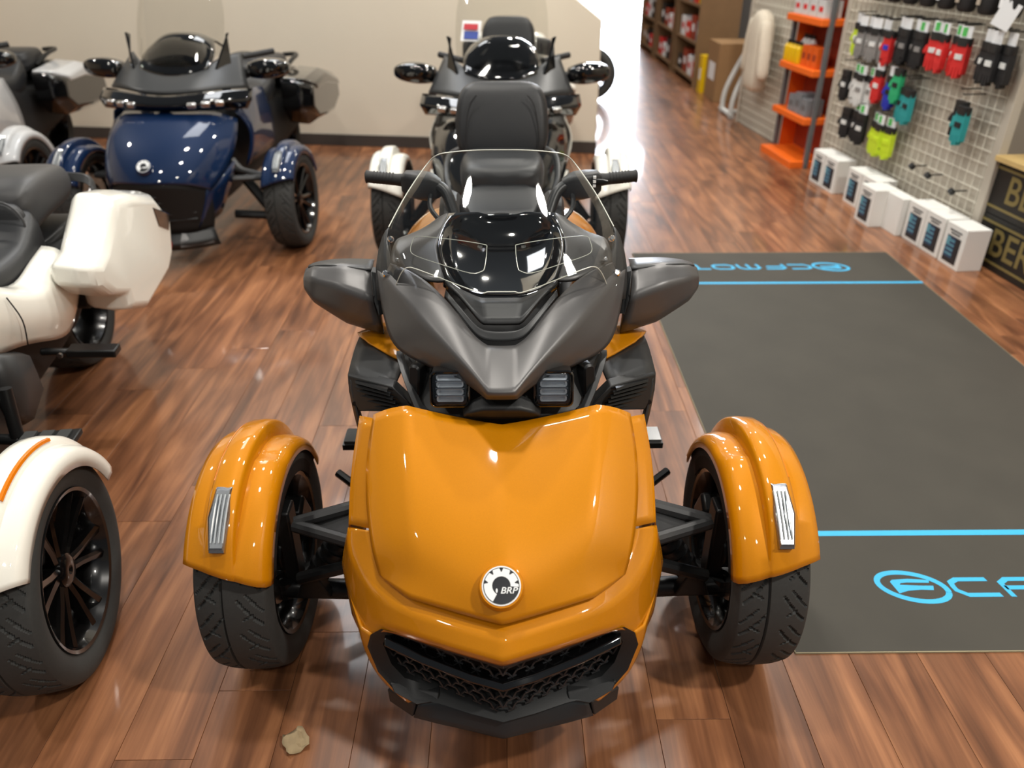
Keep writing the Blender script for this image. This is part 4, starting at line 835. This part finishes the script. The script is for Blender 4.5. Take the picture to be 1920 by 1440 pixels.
for M in (Matrix.Identity(4), Matrix.Rotation(PI, 4, 'Z')):
    flat('stripe', [[(-.766, -1.036), (.766, -1.036), (.766, -1.012), (-.766, -1.012)]], M)
    el = [(.098*math.cos(2*PI*k/40), .055*math.sin(2*PI*k/40)) for k in range(41)]
    rot = Matrix.Rotation(math.radians(-14), 4, 'Z'); T = M @ Matrix.Translation((-.345, -1.258, 0))
    flat('logo_ring', stroke(el, .017), T @ rot)
    flat('logo_mark', [[(-.058, .020), (-.05, .028), (.0, .032), (.06, .026), (.055, .015), (-.01, .017), (-.03, .014), (-.034, .008), (.02, .004), (.062, .003), (.056, -.014), (.02, -.012), (-.02, -.016), (-.05, -.026)]], T)
    for k, ch in enumerate('CFMOTO'):
        sh = Matrix(((1, -.22, 0, 0), (0, 1, 0, 0), (0, 0, 1, 0), (0, 0, 0, 1)))
        flat('letter', [q for pl in LET[ch] for q in stroke(pl, .0155)], M @ Matrix.Translation((-.225+k*.148, -1.300, 0)) @ sh)
# ------------------------------------------------------------------ crumpled scrap on the floor
mat('dry_scrap', (158, 138, 106), .9, grain=.15, gscale=60)
sm = MB(); rows = []
for i in range(7):
    rows.append([(-.038+.076*j/6*(1-.25*abs(i-3)/3)+.004*random.uniform(-1, 1)+.012*(abs(i-3)/3), -.038+.076*i/6+random.uniform(-.003, .003), .004+.010*random.random()+.004*(j in (0, 6))) for j in range(7)])
sm.grid(rows); sc_o = obj('crumpled_scrap', sm, 'dry_scrap', smooth=20, solid=.0012, label='small crumpled tan paper scrap lying on the wooden floor', cat='scrap'); sc_o.location = (-.499, 1.151, 0); sc_o.rotation_euler = (0, 0, .5); sc_o.scale = (.8, .8, 1)
# ------------------------------------------------------------------ boxes along the wall
mat('box_white', (226, 226, 222), .6); mat('print_blue', (44, 74, 104), .45); mat('print_cyan', (98, 160, 178), .45); mat('print_dark', (34, 38, 44), .45); mat('card_white', (232, 234, 236), .55)
def battery_box(s, d, lab):
    r = empty('product_box', R(s, d), math.atan2(-RN.y, -RN.x)+PI, label=lab, cat='box', group='white boxes lined up along the wall')
    # local: +x into the wall, +y along the wall (away)
    obj('carton', MB().box((.072, .096, .12), (.144, .190, .24)), 'box_white', r, smooth=None, bevel=.003)
    obj('print_panel', MB().box((-.0006, .096, .098), (.0014, .125, .150)), 'print_dark', r, smooth=None)
    obj('print_picture', MB().box((-.0010, .118, .108), (.0018, .078, .115)), 'print_blue', r, smooth=None)
    obj('print_tint', MB().box((-.0014, .142, .140), (.0020, .030, .050)), 'print_cyan', r, smooth=None)
    for k in range(4): obj('print_row', MB().box((-.0014, .115, .07+k*.026), (.0020, .066, .008)), 'print_cyan', r, smooth=None)
    for k, w_ in enumerate((.11, .08)): obj('print_line', MB().box((-.0008, .096, .205-k*.016), (.0014, w_, .008)), 'print_dark', r, smooth=None)
    return r
BX = [(.005, 0, 'white product box with blue screen print, next to the black and gold cartons'), (.215, .004, 'white product box with blue print, second from the black and gold cartons'), (.41, .004, 'white product box with blue print, between the pulled-out box and the second one'),
      (.80, -.115, 'white product box with blue print, pulled out in front of the row'), (1.0, .0, 'white product box with blue print, just beyond the pulled-out box'), (1.2, .0, 'white product box with blue print, second beyond the pulled-out box'),
      (1.545, -.01, 'white product box with blue print, second from the orange shelf'), (1.745, -.01, 'white product box with blue print, next to the orange shelf')]
for s, d, l in BX: battery_box(s, d, l)
obj('plinth_box', MB().xf(Matrix.Identity(4)).prism([(.62, 0), (.985, 0), (.985, .235), (.62, .235)], R(0, .06), RA, (0, 0, 1), -.09), 'box_white', smooth=None, bevel=.003, label='long plain white carton behind the pulled-out product box', cat='box')
# ------------------------------------------------------------------ grid panels
mat('board_beige', (186, 178, 164), .7, grain=.04, gscale=5); mat('wire_white', (226, 222, 208), .4); mat('hook_black', (20, 20, 21), .45)
RZ = math.atan2(RA.y, RA.x)-PI/2
def rr_empty(name, s, d, z=0., **k): return empty(name, R(s, d, z), RZ, **k)     # local: +y along the wall, +x into it
wv = {}
def grid_panel(s0, s1, z0, z1, lab, pitch=.072):
    g = rr_empty('grid_panel', s0, .19, 0, label=lab, cat='display panel', group='wire grid panels on the side wall')
    L_ = s1-s0
    obj('backing_board', MB().box((.03, L_/2, (z0+z1)/2), (.03, L_, z1-z0)), 'board_beige', g, smooth=None)
    obj('end_post', MB().box((.01, .02, z1/2), (.05, .06, z1)), 'board_beige', g, smooth=None, bevel=.004)
    obj('end_post', MB().box((.01, L_-.02, z1/2), (.05, .06, z1)), 'board_beige', g, smooth=None, bevel=.004)
    vm = obj('wire', MB().tube([(-.006, 0, z0), (-.006, 0, z1)], .0028, 5), 'wire_white', g); hm = None
    n = int(L_/pitch)
    for k in range(1, n):
        o = vm if k == 1 else link(bpy.data.objects.new('wire', vm.data), g); o.location = (0, k*pitch, 0)
    for k in range(int((z1-z0)/pitch)):
        if hm is None: hm = o = obj('wire', MB().tube([(-.010, 0, 0), (-.010, L_, 0)], .0028, 5), 'wire_white', g)
        else: o = link(bpy.data.objects.new('wire', hm.data), g)
        o.location = (0, 0, z0+.03+k*pitch)
    return g
grid_panel(.20, 2.22, .0, 2.1, 'beige wire grid panel hung with gloves above the white boxes')
grid_panel(2.98, 4.12, .0, 2.1, 'beige wire grid panel beyond the orange shelf')
for s, z in ((.36, .36), (.62, .385), (.80, .395), (1.22, .405)):
    h = rr_empty('panel_hook', s, .18, z, label='bare black hook on the grid panel above the white boxes', cat='hook', group='bare hooks on the grid panel')
    obj('hook_rod', MB().tube([(.0, 0, 0), (-.09, 0, 0), (-.10, 0, .02)], .005, 6), 'hook_black', h); obj('hook_cap', MB().tube([(-.085, 0, -.012), (-.108, 0, .006)], .018, 8), 'hook_black', h)
# gloves: a hand outline hung fingers down under a header card
HAND = [(-.042, .09), (.042, .09), (.046, .03), (.062, .02), (.080, -.012), (.068, -.026), (.046, -.008), (.047, -.050), (.045, -.094), (.037, -.100), (.029, -.094), (.027, -.056), (.023, -.056), (.021, -.112), (.012, -.118), (.003, -.112), (.001, -.056), (-.003, -.056), (-.005, -.108), (-.013, -.113), (-.021, -.108), (-.023, -.054), (-.027, -.054), (-.030, -.088), (-.038, -.092), (-.045, -.086), (-.047, -.02)]
_gm = {}
_gn = [0]
def glove(s, z, key, card, lab, d=None, yaw=0.):
    _gn[0] += 1; d = (.100 if _gn[0] % 2 else .078); yaw *= .7
    g = rr_empty('glove', s, d, z, label=lab, cat='glove', group='gloves hanging on the grid panel'); g.rotation_euler[2] += yaw
    if 'h' not in _gm:
        o = obj('hand', MB().prism(HAND, (-.016, 0, 0), (0, 1, 0), (0, 0, 1), .034), 'black_plastic', g, smooth=40); _gm['h'] = o.data; _gm['h'].materials.clear(); _gm['h'].materials.append(None)
        bpy.data.objects.remove(o)
        o = obj('cuff', MB().loft([[(a, b, z_) for a, b in rrect(.042, w_, .018, 3)] for z_, w_ in ((.055, .09), (.075, .098), (.098, .10))]), 'black_plastic', g, smooth=40); _gm['c'] = o.data; bpy.data.objects.remove(o)
        o = obj('k', MB().box((-.019, 0, .0), (.006, .055, .028)), 'black_plastic', g, smooth=None); _gm['k'] = o.data; _gm['k'].materials.clear(); _gm['k'].materials.append(None); bpy.data.objects.remove(o)
        o = obj('c', MB().box((-.004, 0, .128), (.004, .085, .06)), 'card_white', g, smooth=None); _gm['card'] = o.data; bpy.data.objects.remove(o)
        o = obj('c', MB().box((-.007, .012, .128), (.003, .035, .045)), 'card_green', g, smooth=None); _gm['cardg'] = o.data; bpy.data.objects.remove(o)
        o = obj('c', MB().tube([(.10, 0, .165), (-.03, 0, .165), (-.035, 0, .172)], .004, 6), 'hook_black', g, smooth=40); _gm['rod'] = o.data; bpy.data.objects.remove(o)
    c1, c2 = key
    for nm, me, c in (('hand', 'h', c1), ('knuckle_patch', 'k', c2)):
        o = link(bpy.data.objects.new(nm, _gm[me]), g); o.material_slots[0].link = 'OBJECT'; o.material_slots[0].material = MATS[c]
    link(bpy.data.objects.new('cuff', _gm['c']), g); link(bpy.data.objects.new('hang_rod', _gm['rod']), g)
    if card:
        c_ = link(bpy.data.objects.new('header_card', _gm['card']), g)
        if card == 2: link(bpy.data.objects.new('card_print', _gm['cardg']), c_)
    return g
mat('card_green', (84, 190, 92), .6)
for n_, c in (('g_red', (206, 36, 34)), ('g_black', (22, 22, 24)), ('g_white', (214, 216, 214)), ('g_teal', (36, 150, 152)), ('g_blue', (34, 50, 176)), ('g_neon', (196, 222, 40)), ('g_grey', (132, 130, 128)), ('g_green', (40, 170, 112)), ('g_tan', (168, 156, 140))): mat(n_, c, .7, grain=.12, gscale=40)
for s, k, c in ((.24, ('g_black', 'g_white'), 1), (.33, ('g_black', 'g_white'), 1), (.42, ('g_black', 'g_white'), 1)): glove(s, 1.06, k, c, 'black glove with white patch at the post end of the upper row', yaw=random.uniform(-.3, .3))
for s in (.60, .69, .79, .90): glove(s, 1.06, ('g_red', 'g_white'), 2, 'red glove with white patch in the upper row', yaw=random.uniform(-.3, .3))
for s in (1.02, 1.11, 1.20, 1.29): glove(s, 1.05, ('g_black', 'g_grey'), 2 if s < 1.05 else 1, 'black glove with grey patch between the red and grey gloves', yaw=random.uniform(-.3, .3))
glove(1.38, 1.02, ('g_red', 'g_blue'), 0, 'red and blue glove between black and grey gloves')
for s in (1.47, 1.56, 1.65, 1.74): glove(s, 1.02, ('g_grey', 'g_white'), 1, 'pale grey glove in the upper row near the orange shelf', yaw=random.uniform(-.3, .3))
glove(1.84, 1.03, ('g_neon', 'g_white'), 1, 'yellow glove in the upper row next to the orange shelf')
for s in (1.00, 1.10): glove(s, .72, ('g_teal', 'g_black'), 0, 'teal glove in the middle row of the grid panel', yaw=random.uniform(-.3, .3))
glove(1.17, .82, ('g_green', 'g_black'), 0, 'green glove above the teal gloves')
glove(1.27, .76, ('g_blue', 'g_black'), 1, 'blue glove between the teal and red gloves')
glove(1.40, .78, ('g_red', 'g_white'), 1, 'red glove beside the blue glove in the middle row')
for s in (1.52, 1.62, 1.72): glove(s, .72, ('g_white', 'g_grey'), 2, 'white glove in the middle row of the grid panel', yaw=random.uniform(-.3, .3))
glove(1.84, .72, ('g_black', 'g_white'), 0, 'black glove beside the white gloves in the middle row')
for s in (1.16, 1.25, 1.34): glove(s, .46, ('g_neon', 'g_neon'), 2, 'neon yellow glove in the lowest row', yaw=random.uniform(-.3, .3))
for s in (1.50, 1.60, 1.72): glove(s, .48, ('g_black', 'g_white'), 2 if s < 1.7 else 0, 'black glove in the lowest row beside the neon gloves', yaw=random.uniform(-.3, .3))
glove(.50, .74, ('g_black', 'g_teal'), 0, 'black glove with teal patch hanging alone on the bare grid'); glove(.44, .72, ('g_teal', 'g_black'), 0, 'teal glove hanging beside the lone black glove')
for k in range(9):
    s = .3+k*.19; o = rr_empty('hanging_pouch', s, .08, 1.30, label='black pouch hanging in the top row above the gloves', cat='pouch', group='black pouches on the top row')
    soft_box('pouch_body', [[(a, b, z_) for a, b in rrect(.07*t_, .15*t_, .03*t_, 2)] for z_, t_ in ((-.02, .8), (.05, 1.05), (.16, 1.1), (.24, .8))], 'g_black', o)
    obj('pouch_tag', MB().box((-.042, .03, .06), (.004, .03, .06)), 'g_tan' if k % 3 else 'card_white', o, smooth=None)
tg = rr_empty('price_card', .27, .04, 1.30, label='blank white card hanging at the top of the panel end', cat='card'); tg.rotation_euler[2] += .5
obj('card_sheet', MB().box((0, 0, 0), (.003, .10, .13), (.35, 0, 0)), 'card_white', tg, smooth=None); obj('card_clip', MB().tube([(0, 0, .06), (0, .0, .12)], .004, 6), 'hook_black', tg)
# ------------------------------------------------------------------ orange shelf
mat('shelf_orange', (232, 104, 22), .45); mat('shelf_back', (150, 52, 20), .6); mat('post_grey', (96, 98, 100), .45)
so = rr_empty('shelf_unit', 2.27, 0, label='orange metal shelf unit with grey posts', cat='shelf')
for z in (.0, .345, .705, 1.065, 1.42):
    d0 = -.03 if z == 0 else .02
    obj('shelf', MB().box(((d0+.28)/2, .32, z+.02), (.28-d0, .64, .05 if z else .07)), 'shelf_orange', so, smooth=None, bevel=.006)
obj('shelf_back', MB().box((.27, .32, .85), (.012, .62, 1.7)), 'shelf_back', so, smooth=None)
obj('shelf_side', MB().box((.20, .63, .85), (.14, .012, 1.7)), 'shelf_orange', so, smooth=None)
for y in (.0, .64):
    for x in (.10, .28): obj('post', MB().box((x, y, .9), (.035, .035, 1.8)), 'post_grey', so, smooth=None, bevel=.003)
mat('bottle_yellow', (226, 186, 14), .35); mat('box_orange', (226, 96, 16), .5); mat('box_grey', (122, 126, 130), .55); mat('jar_white', (206, 208, 206), .4); mat('cap_black', (24, 24, 25), .4)
def bottle(s, d, z, m, lab, h=.16, r=.035):
    b = rr_empty('bottle', s, d, z, label=lab, cat='bottle', group='bottles on the orange shelf')
    obj('bottle_body', MB().tube([(0, 0, 0), (0, 0, .01), (0, 0, h*.7), (0, 0, h*.84), (0, 0, h*.86)], [r*.9, r, r, r*.45, r*.4], 14), m, b); obj('cap', MB().tube([(0, 0, h*.86), (0, 0, h)], r*.45, 10), 'cap_black', b)
for k in range(4): bottle(2.66+k*.075, .07, .752, 'bottle_yellow', 'yellow bottle on the third orange shelf')
for k in range(3): bottle(2.66+k*.075, .17, .752, 'jar_white', 'white bottle behind the yellow bottles', .21)
def carton(name, s, d, z, dims, m, lab, grp=None, lid='card_white', EF=None):
    c = (EF or rr_empty)(name, s, d, z, label=lab, cat='box', group=grp)
    obj('carton', MB().box((dims[0]/2, dims[1]/2, dims[2]/2), dims), m, c, smooth=None, bevel=.003); obj('carton_label', MB().box((-.0006, dims[1]/2, dims[2]*.5), (.0014, dims[1]*.55, dims[2]*.3)), lid, c, smooth=None)
for k in range(3): carton('oil_carton', 2.33+k*.095, .06, .752, (.10, .085, .15), 'box_orange', 'orange carton on the shelf beside the yellow bottles', 'orange cartons on the shelf', 'shelf_back')
for k in range(3): carton('parts_carton', 2.33+k*.12, .05, .392, (.14, .11, .13+.03*(k % 2)), 'box_grey', 'grey carton on the second orange shelf', 'grey cartons on the shelf', 'post_grey')
for k in range(4): carton('top_carton', 2.32+k*.14, .05, 1.112, (.14, .12, .12), 'jar_white', 'white and red carton on the fourth orange shelf', 'white cartons on the shelf', 'g_red')
# ------------------------------------------------------------------ cartons, plank, helmet and red box past the panel end
mat('carton_black', (24, 23, 21), .5); mat('gold_print', (134, 120, 72), .5, .2); mat('plank_wood', (206, 176, 116), .6, grain=.15, gscale=12); mat('sign_red', (216, 52, 34), .45)
for z, lab in ((0, 'black carton with gold print standing on the floor'), (.29, 'black carton with gold print on top of the floor one')):
    c = rr_empty('black_carton', -.60, .20, z, label=lab, cat='box', group='black and gold cartons')
    obj('carton', MB().box((.17, .40, .145), (.34, .80, .288)), 'carton_black', c, smooth=None, bevel=.004)
    Mt = Matrix(((0, 0, -1, -.001), (-1, 0, 0, .50), (0, 1, 0, .15), (0, 0, 0, 1)))
    text_obj('carton_letters', 'BER', .21, 'gold_print', c, Mt)
    for zz in (.045, .255): obj('gold_band', MB().box((-.001, .40, zz), (.002, .78, .014)), 'gold_print', c, smooth=None)
pl_ = rr_empty('counter_board', -.62, .17, .58, label='pale wooden board resting on the black and gold cartons', cat='board'); obj('board', MB().box((.19, .40, .015), (.40, .82, .03)), 'plank_wood', pl_, smooth=None, bevel=.003)
hl = rr_empty('helmet', .03, .33, .61, label='white and grey helmet on the pale wooden board', cat='helmet')
soft_box('helmet_shell', [[(.105*k*math.cos(2*PI*i/12), .125*k*math.sin(2*PI*i/12), z) for i in range(12)] for z, k in ((0, .82), (.04, 1.0), (.11, 1.08), (.18, .92), (.22, .5), (.23, .2))], 'jar_white', hl, crease=None)
obj('visor', MB().lathe_x([(-.09, .118), (-.03, .128), (.03, .128), (.09, .118)], (0, 0, .11), 20, math.radians(-10), math.radians(50)).xf(Matrix.Rotation(PI/2*.9, 4, 'Z')), 'black_gloss', hl)
rb = empty('red_carton', (2.645, 3.22, 0), -.09, label='red carton with white panel standing beside the black and gold cartons', cat='box')
obj('carton', MB().box((.16, .10, .27), (.32, .20, .54)), 'sign_red', rb, smooth=None, bevel=.004)
for z, h in ((.05, .06), (.32, .05)):
    obj('white_panel', MB().box((.13, -.001, z), (.22, .003, h)).box((-.001, .10, z), (.003, .15, h)), 'card_white', rb, smooth=None)
text_obj('carton_letters', 'DA', .05, 'print_dark', rb, Matrix(((1, 0, 0, .08), (0, 0, -1, -.004), (0, 1, 0, .05), (0, 0, 0, 1))))
text_obj('carton_letters', 'DA', .05, 'print_dark', rb, Matrix(((0, 0, -1, -.004), (-1, 0, 0, .10), (0, 1, 0, .05), (0, 0, 0, 1))))
# ------------------------------------------------------------------ farther along the wall
def ff_empty(name, s, d, z=0., **k): return empty(name, (2.36+d, s+4.1, z), 0, **k)
CE = [None]
mat('cream_cloth', (206, 196, 178), .8, grain=.08, gscale=20); mat('stand_white', (198, 200, 198), .4); mat('carton_brown', (146, 112, 74), .7, grain=.08, gscale=20); mat('shelf_wood', (120, 92, 62), .6, grain=.12, gscale=10)
jk = ff_empty('jacket', 3.45, -.035, .78, label='cream jacket hanging on the far grid panel', cat='jacket')
soft_box('jacket_body', [[(a, b, z_) for a, b in rrect(.16*t_, .34*t_, .06, 2)] for z_, t_ in ((-.38, 1.0), (-.1, 1.02), (.12, 1.05), (.26, .9), (.31, .4))], 'cream_cloth', jk)
for s in (1, -1): soft_box('sleeve', [[(a-.02, s*yy+b, z_) for a, b in rrect(.11, .10, .04, 2)] for z_, yy in ((.24, .17), (.0, .235), (-.25, .26))], 'cream_cloth', jk)
ws_ = ff_empty('display_stand', 4.45, .14, label='white tubular display stand leaning by the far grid panel', cat='stand')
for y in (-.18, .18): obj('stand_leg', MB().tube(smooth_path([(-.12, y, .0), (-.10, y, .25), (.10, y*.8, .72), (.22, y*.7, .92)], 5), .026, 8), 'stand_white', ws_)
obj('stand_foot', MB().tube([(-.12, -.24, .028), (-.12, .24, .028)], .026, 8).tube([(.28, -.24, .028), (.28, .24, .028)], .026, 8).tube([(-.12, 0, .028), (.28, 0, .028)], .024, 8), 'stand_white', ws_); obj('stand_bar', MB().tube([(.22, -.14, .92), (.22, .14, .92)], .024, 8), 'stand_white', ws_)
carton('brown_carton', 5.15, .05, 0, (.40, .5, .62), 'carton_brown', 'tall brown cardboard carton behind the white stand', None, 'card_white', ff_empty)
carton('yellow_carton', 5.75, .02, 0, (.30, .16, .42), 'bottle_yellow', 'narrow yellow carton beside the tall brown carton', None, 'card_white', ff_empty)
def gondola(s, lab):
    g = ff_empty('display_shelf', s, 0, label=lab, cat='shelf', group='wooden display shelves along the aisle')
    for y in (0, 1.3): obj('side_board', MB().box((.25, y, .9), (.5, .03, 1.8)), 'shelf_wood', g, smooth=None)
    for z in (.08, .5, .92, 1.34): obj('shelf', MB().box((.25, .65, z), (.48, 1.27, .025)), 'shelf_wood', g, smooth=None)
    obj('shelf_back', MB().box((.49, .65, .9), (.02, 1.3, 1.8)), 'frame_dark', g, smooth=None)
cols = ['sign_red', 'carton_brown', 'card_white', 'box_grey', 'g_red', 'shelf_back', 'bottle_yellow', 'carton_black']
cnm = {'sign_red': 'bright red', 'carton_brown': 'brown', 'card_white': 'white', 'box_grey': 'grey', 'g_red': 'deep red', 'shelf_back': 'rust-coloured', 'bottle_yellow': 'yellow', 'carton_black': 'black'}
for gi, s in enumerate((6.1, 7.6, 9.1)):
    gondola(s, ['wooden display shelf next to the yellow carton', 'wooden display shelf between two others in the aisle', 'wooden display shelf at the far end of the aisle'][gi])
    for zi, z in enumerate((.0925, .5125, .9325)):
        for k in range(4):
            m_ = cols[(gi*5+zi*3+k*2+k//2) % 8]; hh = .18+.05*((k+zi+gi) % 3)
            carton('stock_carton', s+.06+k*.30, .05, z, (.30, .24, hh), m_, '%s carton on the %s of the %s display shelf' % (cnm[m_], ('bottom board', 'second board', 'third board')[zi], ('first', 'second', 'third')[gi]), 'stock cartons on the display shelves', 'card_white' if m_ != 'card_white' else 'g_red', ff_empty)
sw_ = empty('spare_wheel', (1.0, 9.4, 0), 1.2, label='black wheel standing in the aisle past the end of the beige wall', cat='wheel'); wheel(sw_, (0, 0, .287), 1)
